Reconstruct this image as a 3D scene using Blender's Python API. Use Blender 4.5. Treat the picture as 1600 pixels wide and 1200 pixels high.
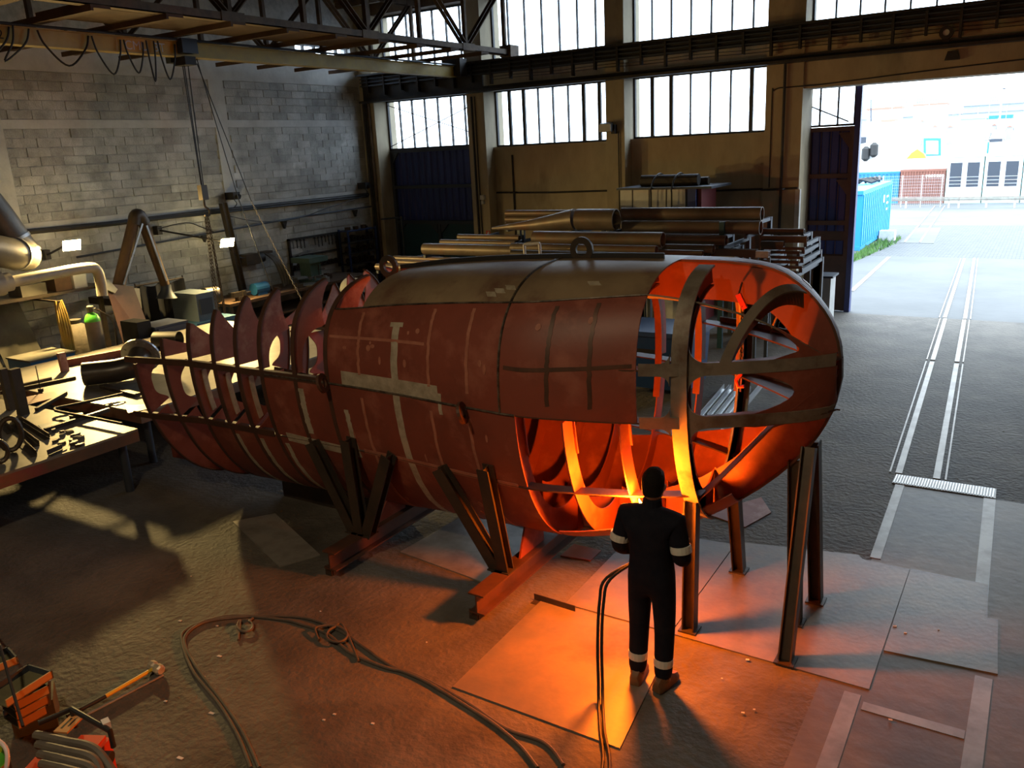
import bpy, math, random
import numpy as np
from mathutils import Vector, Matrix
random.seed(7)
for o in list(bpy.data.objects): bpy.data.objects.remove(o)
SC = bpy.context.scene
COL = SC.collection
PI = math.pi

# ------------------------------------------------------------ camera
FPX = 1300.0
PITCH, ROLL, YAW = [math.radians(a) for a in (15.73, -2.93, 32.8)]
HC = 4.15
_f = np.array([-math.sin(YAW)*math.cos(PITCH), math.cos(YAW)*math.cos(PITCH), -math.sin(PITCH)])
_r0 = np.array([math.cos(YAW), math.sin(YAW), 0.0]); _u0 = np.cross(_r0, _f)
_r = math.cos(ROLL)*_r0 + math.sin(ROLL)*_u0
_u = -math.sin(ROLL)*_r0 + math.cos(ROLL)*_u0
CAMP = np.array([0.0, 0.0, HC])
cam = bpy.data.cameras.new('camera'); cam.lens = 36.0*FPX/1600.0; cam.sensor_width = 36.0
cam.clip_end = 2000
camo = bpy.data.objects.new('camera', cam); COL.objects.link(camo)
camo.matrix_world = Matrix(((_r[0], _u[0], -_f[0], 0), (_r[1], _u[1], -_f[1], 0), (_r[2], _u[2], -_f[2], HC), (0, 0, 0, 1)))
SC.camera = camo
def ray(x, y): return (x-800)*_r - (y-600)*_u + FPX*_f
def onz(x, y, z=0.0):
    d = ray(x, y); return CAMP + d*((z-HC)/d[2])
def onx(x, y, X):
    d = ray(x, y); return CAMP + d*(X/d[0])
def ony(x, y, Y):
    d = ray(x, y); return CAMP + d*(Y/d[1])

# ------------------------------------------------------------ world, light, exposure
W = bpy.data.worlds.new('overcast_sky'); SC.world = W; W.use_nodes = True
nt = W.node_tree; nt.nodes.clear()
wo = nt.nodes.new('ShaderNodeOutputWorld'); wb = nt.nodes.new('ShaderNodeBackground')
wb.inputs[0].default_value = (0.76, 0.89, 1.0, 1); wb.inputs[1].default_value = 4.6
nt.links.new(wb.outputs[0], wo.inputs[0])
SC.view_settings.view_transform = 'Standard'
try: SC.view_settings.look = 'None'
except Exception: pass
SC.view_settings.gamma = 1.0
SC.view_settings.use_curve_mapping = False
SC.view_settings.exposure = 0.8
def portal(name, c, sx, sy, rot):
    l = bpy.data.lights.new(name, 'AREA'); l.shape = 'RECTANGLE'; l.size = sx; l.size_y = sy
    l.cycles.is_portal = True
    o = bpy.data.objects.new(name, l); COL.objects.link(o); o.location = c; o.rotation_euler = rot
    return o

# ------------------------------------------------------------ helpers
def tag(o, label=None, cat=None, group=None, kind=None):
    if label: o['label'] = label
    if cat: o['category'] = cat
    if group: o['group'] = group
    if kind: o['kind'] = kind
    return o
def thing(name, loc, label, cat, group=None):
    o = bpy.data.objects.new(name, None); COL.objects.link(o); o.location = loc
    o.empty_display_size = 0.2
    return tag(o, label, cat, group)
def wpos(o):
    p = Vector((0, 0, 0))
    while o is not None:
        p = p + o.location; o = o.parent
    return p
V = Vector
def frame(d, up=(0, 0, 1)):
    d = V(d).normalized(); up = V(up)
    if abs(d.dot(up)) > 0.98: up = V((1, 0, 0)) if abs(d.x) < 0.9 else V((0, 1, 0))
    s = d.cross(up).normalized(); t = s.cross(d).normalized()
    return d, s, t
class MB:
    def __init__(self): self.v = []; self.f = []
    def add(self, vs, fs):
        n = len(self.v); self.v += [tuple(p) for p in vs]; self.f += [tuple(i+n for i in q) for q in fs]; return self
    def bx(self, x0, x1, y0, y1, z0, z1):
        return self.add([(x0,y0,z0),(x1,y0,z0),(x1,y1,z0),(x0,y1,z0),(x0,y0,z1),(x1,y0,z1),(x1,y1,z1),(x0,y1,z1)],
            [(0,3,2,1),(4,5,6,7),(0,1,5,4),(1,2,6,5),(2,3,7,6),(3,0,4,7)])
    def bar(self, p, q, w, h, up=(0, 0, 1)):
        p = V(p); q = V(q); d, s, t = frame(q-p, up)
        vs = [a + s*(i*w/2) + t*(j*h/2) for a in (p, q) for (i, j) in ((-1,-1),(1,-1),(1,1),(-1,1))]
        return self.add(vs, [(0,1,2,3),(7,6,5,4),(0,4,5,1),(1,5,6,2),(2,6,7,3),(3,7,4,0)])
    def hbeam(self, p, q, h, w, t, up=(0, 0, 1)):
        p = V(p); q = V(q); d, s, u = frame(q-p, up)
        self.bar(p, q, t, h-2*t, up)
        for k in (-1, 1):
            o = u*(k*(h/2-t/2)); self.bar(p+o, q+o, w, t, up)
        return self
    def angle(self, p, q, w, t, up=(0, 0, 1)):
        p = V(p); q = V(q); d, s, u = frame(q-p, up)
        self.bar(p+s*(w/2), q+s*(w/2), w, t, up); self.bar(p+u*(w/2+t/2), q+u*(w/2+t/2), t, w-t, up)
        return self
    def tube(self, pts, r, n=8, closed=False, cap=True):
        pts = [V(p) for p in pts]; m = len(pts)
        rs = r if isinstance(r, (list, tuple)) else [r]*m
        base = len(self.v); prev = None
        for i, p in enumerate(pts):
            if closed: d = pts[(i+1) % m]-pts[i-1]
            else: d = pts[min(i+1, m-1)]-pts[max(i-1, 0)]
            d = d.normalized() if d.length > 1e-9 else V((0,0,1))
            if prev is None: _, s, t = frame(d)
            else:
                s = prev - d*prev.dot(d)
                s = s.normalized() if s.length > 1e-6 else frame(d)[1]
                t = d.cross(s) * -1
                t = s.cross(d)
            prev = s
            for k in range(n):
                a = 2*PI*k/n; self.v.append(tuple(p + s*(rs[i]*math.cos(a)) + t*(rs[i]*math.sin(a))))
        for i in range(m if closed else m-1):
            a0 = base+i*n; b0 = base+((i+1) % m)*n
            for k in range(n): self.f.append((a0+k, b0+k, b0+(k+1) % n, a0+(k+1) % n))
        if cap and not closed:
            self.f.append(tuple(base+k for k in range(n))); self.f.append(tuple(base+(m-1)*n+k for k in reversed(range(n))))
        return self
    def cyl(self, p, q, r0, r1=None, n=16): return self.tube([p, q], [r0, r0 if r1 is None else r1], n)
    def pipe(self, p, q, ro, ri, n=20):
        p = V(p); q = V(q); d, s, t = frame(q-p); b = len(self.v)
        for a in (p, q):
            for rr in (ro, ri):
                for k in range(n):
                    an = 2*PI*k/n; self.v.append(tuple(a + s*(rr*math.cos(an)) + t*(rr*math.sin(an))))
        for k in range(n):
            j = (k+1) % n
            self.f += [(b+k, b+2*n+k, b+2*n+j, b+j), (b+n+j, b+3*n+j, b+3*n+k, b+n+k), (b+j, b+n+j, b+n+k, b+k), (b+2*n+k, b+3*n+k, b+3*n+j, b+2*n+j)]
        return self
    def lathe(self, prof, c, axis=(0, 0, 1), n=20):
        d, s, t = frame(axis); c = V(c); b = len(self.v)
        for (r, h) in prof:
            for k in range(n):
                a = 2*PI*k/n; self.v.append(tuple(c + d*h + s*(r*math.cos(a)) + t*(r*math.sin(a))))
        for i in range(len(prof)-1):
            for k in range(n):
                j = (k+1) % n; self.f.append((b+i*n+k, b+i*n+j, b+(i+1)*n+j, b+(i+1)*n+k))
        self.f.append(tuple(b+k for k in reversed(range(n)))); self.f.append(tuple(b+(len(prof)-1)*n+k for k in range(n)))
        return self
    def prism(self, poly, ext):
        ext = V(ext); n = len(poly); P = [V(p) for p in poly]
        self.add(P + [p+ext for p in P], [tuple(reversed(range(n))), tuple(range(n, 2*n))] + [(i, (i+1) % n, n+(i+1) % n, n+i) for i in range(n)])
        return self
    def sheet(self, G, H):
        """closed solid between two point grids G and H (same shape)"""
        a = len(G); c = len(G[0]); b = len(self.v)
        for M in (G, H):
            for row in M: self.v += [tuple(p) for p in row]
        o = a*c; ix = lambda i, j: b+i*c+j
        for i in range(a-1):
            for j in range(c-1):
                self.f.append((ix(i,j), ix(i+1,j), ix(i+1,j+1), ix(i,j+1)))
                self.f.append((o+ix(i,j), o+ix(i,j+1), o+ix(i+1,j+1), o+ix(i+1,j)))
        for i in range(a-1):
            for j in (0, c-1): self.f.append((ix(i,j), ix(i+1,j), o+ix(i+1,j), o+ix(i,j)))
        for j in range(c-1):
            for i in (0, a-1): self.f.append((ix(i,j), ix(i,j+1), o+ix(i,j+1), o+ix(i,j)))
        return self
    def build(self, name, mat, parent=None, smooth=False, kind=None, label=None):
        off = wpos(parent) if parent is not None else V((0, 0, 0))
        me = bpy.data.meshes.new(name)
        me.from_pydata([(x-off.x, y-off.y, z-off.z) for (x, y, z) in self.v], [], self.f)
        me.validate(); 
        import bmesh
        bm = bmesh.new(); bm.from_mesh(me); bmesh.ops.recalc_face_normals(bm, faces=bm.faces); bm.to_mesh(me); bm.free()
        if smooth:
            for p in me.polygons: p.use_smooth = True
            try: me.set_sharp_from_angle(angle=math.radians(40))
            except Exception: pass
        me.materials.append(mat)
        o = bpy.data.objects.new(name, me); COL.objects.link(o)
        if parent is not None: o.parent = parent
        if kind: o['kind'] = kind
        if label: o['label'] = label
        return o
def S(name, mb, mat, **k):
    o = mb.build(name, mat, **k); o['kind'] = 'structure'; return o
def copy_tree(o, loc=None, parent=None):
    c = o.copy(); COL.objects.link(c); c.parent = parent
    if loc is not None: c.location = loc
    for ch in list(o.children): copy_tree(ch, None, c)
    return c
def text_mesh(name, s, size, mat, loc, xdir, ydir, parent=None, extrude=0.002):
    cu = bpy.data.curves.new(name, 'FONT'); cu.body = s; cu.size = size; cu.extrude = extrude; cu.align_x = 'LEFT'
    tmp = bpy.data.objects.new(name+'_tmp', cu); COL.objects.link(tmp)
    dg = bpy.context.evaluated_depsgraph_get(); me = bpy.data.meshes.new_from_object(tmp.evaluated_get(dg))
    bpy.data.objects.remove(tmp)
    x = V(xdir).normalized(); y = V(ydir).normalized(); z = x.cross(y)
    off = wpos(parent) if parent is not None else V((0,0,0))
    M = Matrix(((x.x,y.x,z.x,loc[0]-off.x),(x.y,y.y,z.y,loc[1]-off.y),(x.z,y.z,z.z,loc[2]-off.z),(0,0,0,1)))
    me.transform(M); me.materials.clear(); me.materials.append(mat)
    o = bpy.data.objects.new(name, me); COL.objects.link(o)
    if parent is not None: o.parent = parent
    return o

# ------------------------------------------------------------ materials
MATS = {}
def pm(name, c, c2=None, s=4.0, rough=0.6, metal=0.0, bump=0.0, bs=None, c3=None, s3=1.0, lo=0.4, hi=0.65, rnd=0.0, det=5, stretch=None):
    m = bpy.data.materials.new(name); m.use_nodes = True; t = m.node_tree; N = t.nodes; L = t.links
    b = N['Principled BSDF']; b.inputs['Roughness'].default_value = rough; b.inputs['Metallic'].default_value = metal
    tc = N.new('ShaderNodeTexCoord'); geo = N.new('ShaderNodeNewGeometry')
    vec = geo.outputs['Position']
    if stretch:
        mp = N.new('ShaderNodeMapping'); mp.inputs['Scale'].default_value = stretch; L.new(vec, mp.inputs[0]); vec = mp.outputs[0]
    col = None
    def rgb(c):
        n = N.new('ShaderNodeRGB'); n.outputs[0].default_value = (*c, 1); return n.outputs[0]
    col = rgb(c)
    def mix(a, bcol, sc, lo, hi, seed):
        n = N.new('ShaderNodeTexNoise'); n.inputs['Scale'].default_value = sc; n.inputs['Detail'].default_value = det; n.inputs['Roughness'].default_value = 0.65
        mp = N.new('ShaderNodeMapping'); mp.inputs['Location'].default_value = (seed, seed*1.7, -seed); L.new(vec, mp.inputs[0]); L.new(mp.outputs[0], n.inputs['Vector'])
        r = N.new('ShaderNodeMapRange'); r.inputs['From Min'].default_value = lo; r.inputs['From Max'].default_value = hi; L.new(n.outputs['Fac'], r.inputs['Value'])
        x = N.new('ShaderNodeMix'); x.data_type = 'RGBA'; L.new(r.outputs[0], x.inputs['Factor']); L.new(a, x.inputs['A']); L.new(rgb(bcol), x.inputs['B'])
        return x.outputs['Result']
    if c2: col = mix(col, c2, s, lo, hi, 3.1)
    if c3: col = mix(col, c3, s3, 0.52, 0.68, 11.3)
    if rnd:
        oi = N.new('ShaderNodeObjectInfo'); mr = N.new('ShaderNodeMapRange'); mr.inputs['To Min'].default_value = 1-rnd; mr.inputs['To Max'].default_value = 1+rnd
        ad = N.new('ShaderNodeMath'); ad.operation = 'ADD'; L.new(oi.outputs['Random'], ad.inputs[0]); L.new(geo.outputs['Random Per Island'], ad.inputs[1])
        fr = N.new('ShaderNodeMath'); fr.operation = 'FRACT'; L.new(ad.outputs[0], fr.inputs[0]); L.new(fr.outputs[0], mr.inputs['Value'])
        vm = N.new('ShaderNodeVectorMath'); vm.operation = 'SCALE'; L.new(col, vm.inputs[0]); L.new(mr.outputs[0], vm.inputs['Scale']); col = vm.outputs[0]
    L.new(col, b.inputs['Base Color'])
    if bump:
        n = N.new('ShaderNodeTexNoise'); n.inputs['Scale'].default_value = bs or s*6; n.inputs['Detail'].default_value = 6; L.new(vec, n.inputs['Vector'])
        bp = N.new('ShaderNodeBump'); bp.inputs['Strength'].default_value = bump; bp.inputs['Distance'].default_value = 0.02; L.new(n.outputs['Fac'], bp.inputs['Height']); L.new(bp.outputs[0], b.inputs['Normal'])
    MATS[name] = m
    return m
def emis(name, c, e):
    m = bpy.data.materials.new(name); m.use_nodes = True; b = m.node_tree.nodes['Principled BSDF']
    b.inputs['Base Color'].default_value = (*c, 1); b.inputs['Emission Color'].default_value = (*c, 1); b.inputs['Emission Strength'].default_value = e
    return m
def glassmat(name, tint, gl=0.08, rough=0.05):
    m = bpy.data.materials.new(name); m.use_nodes = True; t = m.node_tree; t.nodes.clear()
    o = t.nodes.new('ShaderNodeOutputMaterial'); mx = t.nodes.new('ShaderNodeMixShader'); a = t.nodes.new('ShaderNodeBsdfTransparent'); g = t.nodes.new('ShaderNodeBsdfGlossy')
    a.inputs[0].default_value = (*tint, 1); g.inputs['Roughness'].default_value = rough; mx.inputs[0].default_value = gl
    t.links.new(a.outputs[0], mx.inputs[1]); t.links.new(g.outputs[0], mx.inputs[2]); t.links.new(mx.outputs[0], o.inputs[0])
    return m
M = dict(
 floor=pm('floor_concrete', (0.075,0.066,0.056), (0.135,0.118,0.098), 0.9, 0.75, 0, 0.9, 16, c3=(0.038,0.031,0.025), s3=0.35),
 floor2=pm('smooth_slab', (0.165,0.125,0.075), (0.10,0.08,0.052), 0.8, 0.55, 0, 0.2, 9, c3=(0.07,0.055,0.04), s3=0.5),
 block=pm('whitewashed_block', (0.46,0.46,0.445), (0.29,0.29,0.275), 2.2, 0.85, 0, 0.6, 30, c3=(0.62,0.62,0.60), s3=0.9, rnd=0.2),
 mortar=pm('pale_mortar', (0.54,0.54,0.52), (0.36,0.36,0.35), 5, 0.9, 0, 0.4),
 wconc=pm('painted_concrete', (0.58,0.58,0.56), (0.46,0.46,0.45), 2, 0.85, 0, 0.2),
 conc=pm('beige_concrete', (0.40,0.335,0.225), (0.30,0.25,0.17), 1.2, 0.85, 0, 0.25, 12, c3=(0.17,0.14,0.105), s3=0.7, stretch=(1,1,0.4)),
 dark=pm('dark_steel', (0.022,0.022,0.026), (0.045,0.038,0.032), 3, 0.6, 0.3),
 mull=pm('window_bar_steel', (0.03,0.03,0.032), None, 3, 0.6, 0.2),
 roof=pm('roof_sheet', (0.10,0.095,0.09), (0.06,0.055,0.05), 1.5, 0.8),
 rust=pm('rusty_truss_steel', (0.13,0.085,0.05), (0.07,0.045,0.03), 4, 0.7, 0.2),
 board=pm('brown_board', (0.10,0.055,0.028), (0.06,0.033,0.018), 2, 0.8),
 yellow=pm('crane_yellow', (0.50,0.36,0.07), (0.38,0.29,0.09), 2, 0.5, 0, 0, c3=(0.55,0.47,0.22), s3=0.6),
 orange=pm('orange_patch', (0.62,0.34,0.03), None, 2, 0.5),
 white=pm('white_paint', (0.7,0.7,0.68), None, 2, 0.6),
 black=pm('black_rubber', (0.012,0.012,0.013), None, 2, 0.55),
 gblue=pm('gate_blue', (0.012,0.025,0.14), (0.02,0.035,0.17), 1.5, 0.45),
 gteal=pm('gate_teal', (0.01,0.055,0.08), (0.015,0.045,0.065), 2, 0.5),
 gbrown=pm('gate_brown', (0.085,0.04,0.03), (0.06,0.03,0.025), 3, 0.6),
 gframe=pm('gate_frame_grey', (0.045,0.055,0.075), None, 3, 0.5, 0.3),
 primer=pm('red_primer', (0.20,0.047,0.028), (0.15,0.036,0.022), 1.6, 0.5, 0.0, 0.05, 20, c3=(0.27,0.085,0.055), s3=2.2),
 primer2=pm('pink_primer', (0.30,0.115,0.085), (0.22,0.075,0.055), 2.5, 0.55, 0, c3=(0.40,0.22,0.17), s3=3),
 topst=pm('top_plate_brown', (0.19,0.135,0.085), (0.29,0.215,0.13), 1.1, 0.45, 0.15, 0.05, 20, c3=(0.14,0.075,0.05), s3=1.6),  # brown top plate, mottled with paler and darker reddish patches
 flange=pm('rusted_bar', (0.10,0.045,0.028), (0.06,0.032,0.022), 4, 0.5, 0.3),
 ground=pm('ground_bright_steel', (0.62,0.56,0.44), (0.42,0.36,0.26), 8, 0.42, 0.5),
 pinkline=pm('light_primer_line', (0.36,0.14,0.09), (0.27,0.09,0.055), 8, 0.6),
 fgrey=pm('ground_frame_grey', (0.25,0.22,0.18), (0.165,0.145,0.12), 3, 0.5, 0.3, 0, c3=(0.10,0.06,0.04), s3=2.0),
 dkbar=pm('dark_mill_steel', (0.055,0.045,0.036), (0.085,0.062,0.045), 3, 0.45, 0.5),
 weld=pm('weld_scale', (0.045,0.036,0.03), (0.16,0.13,0.10), 9, 0.45, 0.5),
 plate=pm('floor_plate_steel', (0.16,0.138,0.12), (0.23,0.175,0.125), 2.4, 0.45, 0.15, 0.1, 20, c3=(0.085,0.072,0.062), s3=0.9),
 steel=pm('bright_steel', (0.42,0.44,0.46), (0.30,0.31,0.32), 5, 0.35, 0.7),
 alu=pm('aluminium', (0.62,0.65,0.68), None, 5, 0.35, 0.6),
 pipe=pm('brown_pipe_steel', (0.16,0.125,0.095), (0.11,0.085,0.065), 1.5, 0.42, 0.3, c3=(0.16,0.09,0.06), s3=1.5),
 pipei=pm('pipe_dark', (0.06,0.05,0.042), None, 3, 0.5, 0.4),
 glass=glassmat('window_glass', (0.93,0.96,1.0)),
)
# ------------------------------------------------------------ large structure
YW = 20.6      # window plane of the back wall
YP = 20.0      # pillar fronts
XL = -17.8     # left wall face
S('floor', MB().bx(-18.3, 8.3, -7.3, 20.75, -0.25, 0.0), M['floor'])
# left wall: slab with blocks, bond beams and concrete posts
wl = S('wall_left', MB().bx(-18.2, XL-0.03, -7, 20.6, 0, 6.3).bx(-18.2, XL-0.03, -7, 17.6, 6.3, 8.6).bx(-18.2, XL-0.03, 19.8, 20.6, 6.3, 8.6).bx(-18.2, XL-0.03, 17.6, 19.8, 7.25, 8.6).bx(-18.2, XL-0.03, 17.6, 19.8, 6.3, 6.62), M['mortar'])
MB().bx(XL-0.05, XL+0.012, 6, 20.0, 6.17, 6.62).build('bond_beam', M['wconc'], wl)
MB().bx(XL-0.05, XL+0.008, 6, 20.0, 5.04, 5.22).build('bond_beam', M['wconc'], wl)
for (a, b, z0, z1) in ((14.55, 14.92, 2.9, 5.04), (14.5, 14.95, 5.22, 6.17), (8.7, 9.35, 2.6, 6.17)):
    MB().bx(XL-0.05, XL+0.014, a, b, z0, z1).build('concrete_post', M['wconc'], wl)
MB().bx(XL-0.05, XL+0.006, 9.35, 20.0, 3.0, 3.17).build('bond_beam', M['wconc'], wl)
blk = []
def rows():
    z = 3.17
    k = 0
    while z < 6.1:
        if 5.0 < z < 5.2: z = 5.22
        yield z, k; z += 0.187 if z < 5.0 else 0.19; k += 1
    z = 3.0-0.2; k = 0
    while z > 0.2:
        yield z, k; z -= 0.2; k += 1
for z, k in rows():
    y = 6.0 + (0.25 if k % 2 else 0.0)
    while y < 19.95:
        y1 = min(y+0.49, 19.97)
        inpost = any(a-0.05 < y and y1 < b+0.05 and z0-0.05 <= z < z1 for (a, b, z0, z1) in ((14.5,14.95,2.9,6.17),(8.7,9.35,2.6,6.17)))
        if not inpost: blk.append((y, y1, z))
        y += 0.5
blk.sort(key=lambda b: (0 if (b[2] > 2.2 and b[0] > 9.0) else 1, b[0]))
base_me = None
stuffb = MB()
for i, (y0, y1, z) in enumerate(blk):
    dp = random.uniform(-0.004, 0.006)
    if i < 300 and abs((y1-y0)-0.49) < 1e-6:
        if base_me is None:
            ob = MB().bx(-0.03, 0.0, 0, 0.49, 0.006, 0.182).build('block', M['block'], wl); base_me = ob.data
        else:
            ob = bpy.data.objects.new('block', base_me); COL.objects.link(ob); ob.parent = wl
        ob.location = (XL+dp, y0+random.uniform(-0.006, 0.006), z)
    else:
        stuffb.bx(XL-0.03, XL+dp, y0, y1, z+0.006, z+0.182)
stuffb.build('far_blocks', M['block'], wl, kind='stuff')
# strip window high in the left wall by the corner
wn = S('window_1', MB().bx(-18.1, -17.85, 17.6, 19.8, 6.60, 6.64).bx(-18.1, -17.85, 17.6, 19.8, 7.22, 7.26), M['mull'])
for k in range(6): MB().bx(-18.05, -17.95, 17.6+k*0.44-0.02, 17.6+k*0.44+0.02, 6.62, 7.25).build('mullion', M['mull'], wn)
for k in range(5): MB().bx(-18.0, -17.99, 17.63+k*0.44, 18.01+k*0.44, 6.64, 7.22).build('pane', M['glass'], wn)

# back wall pillars
def pillar(n, x0, x1, ztop=8.5, mat='conc'):
    return S('wall_back_pillar', MB().bx(x0, x1, YP, 20.95, 0, ztop), M[mat])
PX = [(-17.8, -17.28), (-13.92, -13.34), (-9.66, -9.15), (-5.65, -4.83), (-1.35, -0.9), (1.6, 2.2), (5.6, 6.1), (7.9, 8.3)]
for i, (a, b) in enumerate(PX):
    if i == 4: S('wall_back_pillar', MB().bx(a, b, YP, 20.95, 6.47, 8.5), M['conc'])
    else: pillar(i, a, b)
# sill walls under the windows of the two middle bays and beyond the gate
def sillwall(x0, x1, zt):
    return S('wall_back', MB().bx(x0, x1, 20.42, 20.75, 0, zt), M['conc'])
sillwall(-13.34, -9.66, 4.17); sillwall(-9.15, -5.65, 4.2); sillwall(2.2, 8.3, 5.7)
S('trim_1', MB().bx(-13.34, -9.66, 20.36, 20.75, 4.17, 4.23), M['conc']); S('trim_2', MB().bx(-9.15, -5.65, 20.36, 20.75, 4.2, 4.25), M['conc'])
S('wall_back_lintel', MB().bx(-17.8, -4.83, 20.3, 20.8, 5.74, 6.46), M['conc'])
S('wall_back_gate_lintel', MB().bx(-4.83, 1.6, 20.05, 20.8, 5.13, 6.46), M['conc'])
S('wall_back_lintel', MB().bx(1.6, 8.3, 20.3, 20.8, 5.7, 6.46), M['conc'])
S('wall_back_top', MB().bx(-18.2, 8.3, 20.2, 20.9, 8.1, 8.6), M['rust'])
# windows: frame + mullion + pane parts
nwin = [1]
def window(x0, x1, z0, z1, n, y=YW, special=(), skip=()):
    nwin[0] += 1
    w = S('window_%d' % nwin[0], MB().bx(x0, x1, y-0.04, y+0.04, z0, z0+0.05).bx(x0, x1, y-0.04, y+0.04, z1-0.05, z1).bx(x0, x0+0.05, y-0.04, y+0.04, z0, z1).bx(x1-0.05, x1, y-0.04, y+0.04, z0, z1), M['mull'])
    d = (x1-x0)/n
    for k in range(1, n):
        ww = 0.045 if k in special else 0.018
        MB().bx(x0+k*d-ww, x0+k*d+ww, y-0.035, y+0.035, z0+0.05, z1-0.05).build('mullion', M['mull'], w)
    for k in range(n):
        if k in skip: continue
        MB().bx(x0+k*d+0.02, x0+(k+1)*d-0.02, y-0.004, y+0.004, z0+0.05, z1-0.05).build('pane', M['glass'], w)
    return w
wA = window(-13.34, -9.66, 4.23, 5.74, 8, special=(1, 2, 6, 7))
wB = window(-9.15, -5.65, 4.25, 5.74, 7, special=(1, 2, 6))
for (x0, x1, n) in ((-17.25, -13.92, 7), (-13.34, -9.66, 7), (-9.15, -5.65, 7), (-4.83, -1.35, 7), (-0.9, 1.6, 5), (2.2, 5.6, 7), (6.1, 7.9, 4)):
    window(x0, x1, 6.47, 8.1, n)
    portal('daylight_portal' if x0 < 0 else 'window_right_offscreen', ((x0+x1)/2, 20.55, 7.28), x1-x0, 1.6, (-PI/2, 0, 0))
# opened ventilating sashes with a sheet-metal stile
wf = pm('old_pane', (0.45,0.52,0.50), (0.35,0.42,0.42), 3, 0.4)
# left gate (closed) with glazed top
wG = window(-17.27, -13.92, 4.3, 5.74, 7)
for a, b in (((-17.2, 4.35), (-13.97, 4.75)), ((-17.2, 4.36), (-13.97, 5.6)), ((-17.2, 5.6), (-13.97, 4.55))):
    pass
MB().bar((-17.2, 20.5, 4.4), (-13.97, 20.5, 5.45), 0.02, 0.02).bar((-17.2, 20.48, 5.62), (-13.97, 20.48, 4.62), 0.02, 0.02).build('cross_brace', M['gbrown'], wG)
gl = S('door_1', MB().bx(-17.27, -13.92, 20.6, 20.66, 0, 4.3), M['gblue'])
for zz, hh in ((4.26, 0.09), (3.19, 0.09), (2.13, 0.1), (1.0, 0.08)):
    MB().bx(-17.2, -13.95, 20.48, 20.6, zz-hh/2, zz+hh/2).build('rail', M['gframe'], gl)
for xx in (-17.2, -15.55, -14.0):
    MB().bx(xx-0.05, xx+0.05, 20.5, 20.6, 0, 2.1 if xx == -15.55 else 4.25).build('stile', M['gframe'], gl)
for sx in (-17.12, -15.62, -15.48, -14.05):
    dx = 0.28 if sx in (-17.12, -15.48) else -0.28
    MB().prism([(sx, 20.5, 2.08), (sx+dx, 20.5, 2.08), (sx, 20.5, 1.8)], (0, 0.05, 0)).build('gusset', M['gframe'], gl)
MB().prism([(-17.2, 20.5, 4.25), (-16.9, 20.5, 4.25), (-17.2, 20.5, 3.85)], (0, 0.05, 0)).build('gusset', M['gframe'], gl)
for z0, z1 in ((2.2, 3.13), (3.26, 4.2)):
    for k in range(13):
        x0 = -17.1+k*0.238
        MB().prism([(x0, 20.6, z0), (x0+0.04, 20.56, z0), (x0+0.15, 20.56, z0), (x0+0.19, 20.6, z0)], (0, 0, z1-z0)).build('rib_panel', M['gblue'], gl)
for k in range(2):
    MB().bx(-17.12+k*1.62, -15.62+k*1.62, 20.57, 20.6, 0.05, 2.08).build('lower_panel', M['gteal'], gl)
MB().bx(-14.25, -14.1, 20.5, 20.56, 1.75, 1.95).build('notice', M['white'], gl)
# gate opening: half-open leaf standing outside the opening
gx0, gx1, gy = -5.05, -3.86, 20.95
gz = lambda py: ony(1298, py, gy)[2]
gr = S('door_2', MB().bx(gx0, gx1, gy+0.03, gy+0.07, 0.02, gz(199)), M['gbrown'])
for (p0, p1, mt) in ((272, 205, 'gblue'), (345, 278, 'gblue'), (361, 351, 'gblue'), (397, 376, 'gblue')):
    n = 5
    for k in range(n):
        x0 = gx0+0.02+k*(gx1-gx0-0.1)/n; w = (gx1-gx0-0.1)/n
        MB().prism([(x0, gy+0.03, gz(p0)), (x0+0.03, gy, gz(p0)), (x0+w-0.05, gy, gz(p0)), (x0+w-0.02, gy+0.03, gz(p0))], (0, 0, gz(p1)-gz(p0))).build('rib_panel', M[mt], gr)
for py in (202, 275, 348):
    MB().bx(gx0, gx1, gy-0.06, gy+0.02, gz(py)-0.05, gz(py)+0.05).build('rail', M['gbrown'], gr)
MB().bx(gx0, gx1, gy-0.05, gy, 0.02, gz(399)).build('kick_plate', M['gbrown'], gr)
MB().bx(gx1-0.1, gx1, gy-0.07, gy+0.02, 0.02, gz(199)).build('stile', M['gbrown'], gr)
MB().bx(gx1, gx1+0.12, gy-0.1, gy+0.1, 0.0, 5.3).build('edge_post', M['gblue'], gr)
for py in (208, 281):
    MB().prism([(gx1-0.1, gy-0.05, gz(py)), (gx1-0.35, gy-0.05, gz(py)), (gx1-0.1, gy-0.05, gz(py)-0.35)], (0, 0.04, 0)).build('gusset', M['gbrown'], gr)
wl2 = window(gx0, gx1, gz(198), 5.2, 3, y=gy+0.02)
MB().bar((gx0, gy-0.03, 4.85), (gx1-0.15, gy-0.03, gz(195)+0.05), 0.03, 0.03).build('cross_brace', M['mull'], wl2)
portal('daylight_portal', (-1.2, 20.7, 2.55), 5.2, 5.1, (-PI/2, 0, 0))
for (x0, x1) in ((-13.34, -9.66), (-9.15, -5.65), (-17.27, -13.92)):
    portal('daylight_portal', ((x0+x1)/2, 20.5, 5.0), x1-x0, 1.45, (-PI/2, 0, 0))
# roof and the far side walls of the hall (behind the camera)
S('ceiling', MB().bx(-18.3, 8.3, -7.3, 20.9, 8.6, 8.75), M['roof'])
for k in range(14):
    y = -6+k*1.95
    S('ceiling_purlin', MB().bx(-18, 8, y-0.05, y+0.05, 8.42, 8.6), M['rust'])
S('wall_front', MB().bx(-18.3, 8.3, -7.3, -7.0, 0, 8.6), M['conc'])
S('wall_right', MB().bx(8.0, 8.3, -7.3, 20.4, 0, 8.6), M['conc'])
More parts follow.
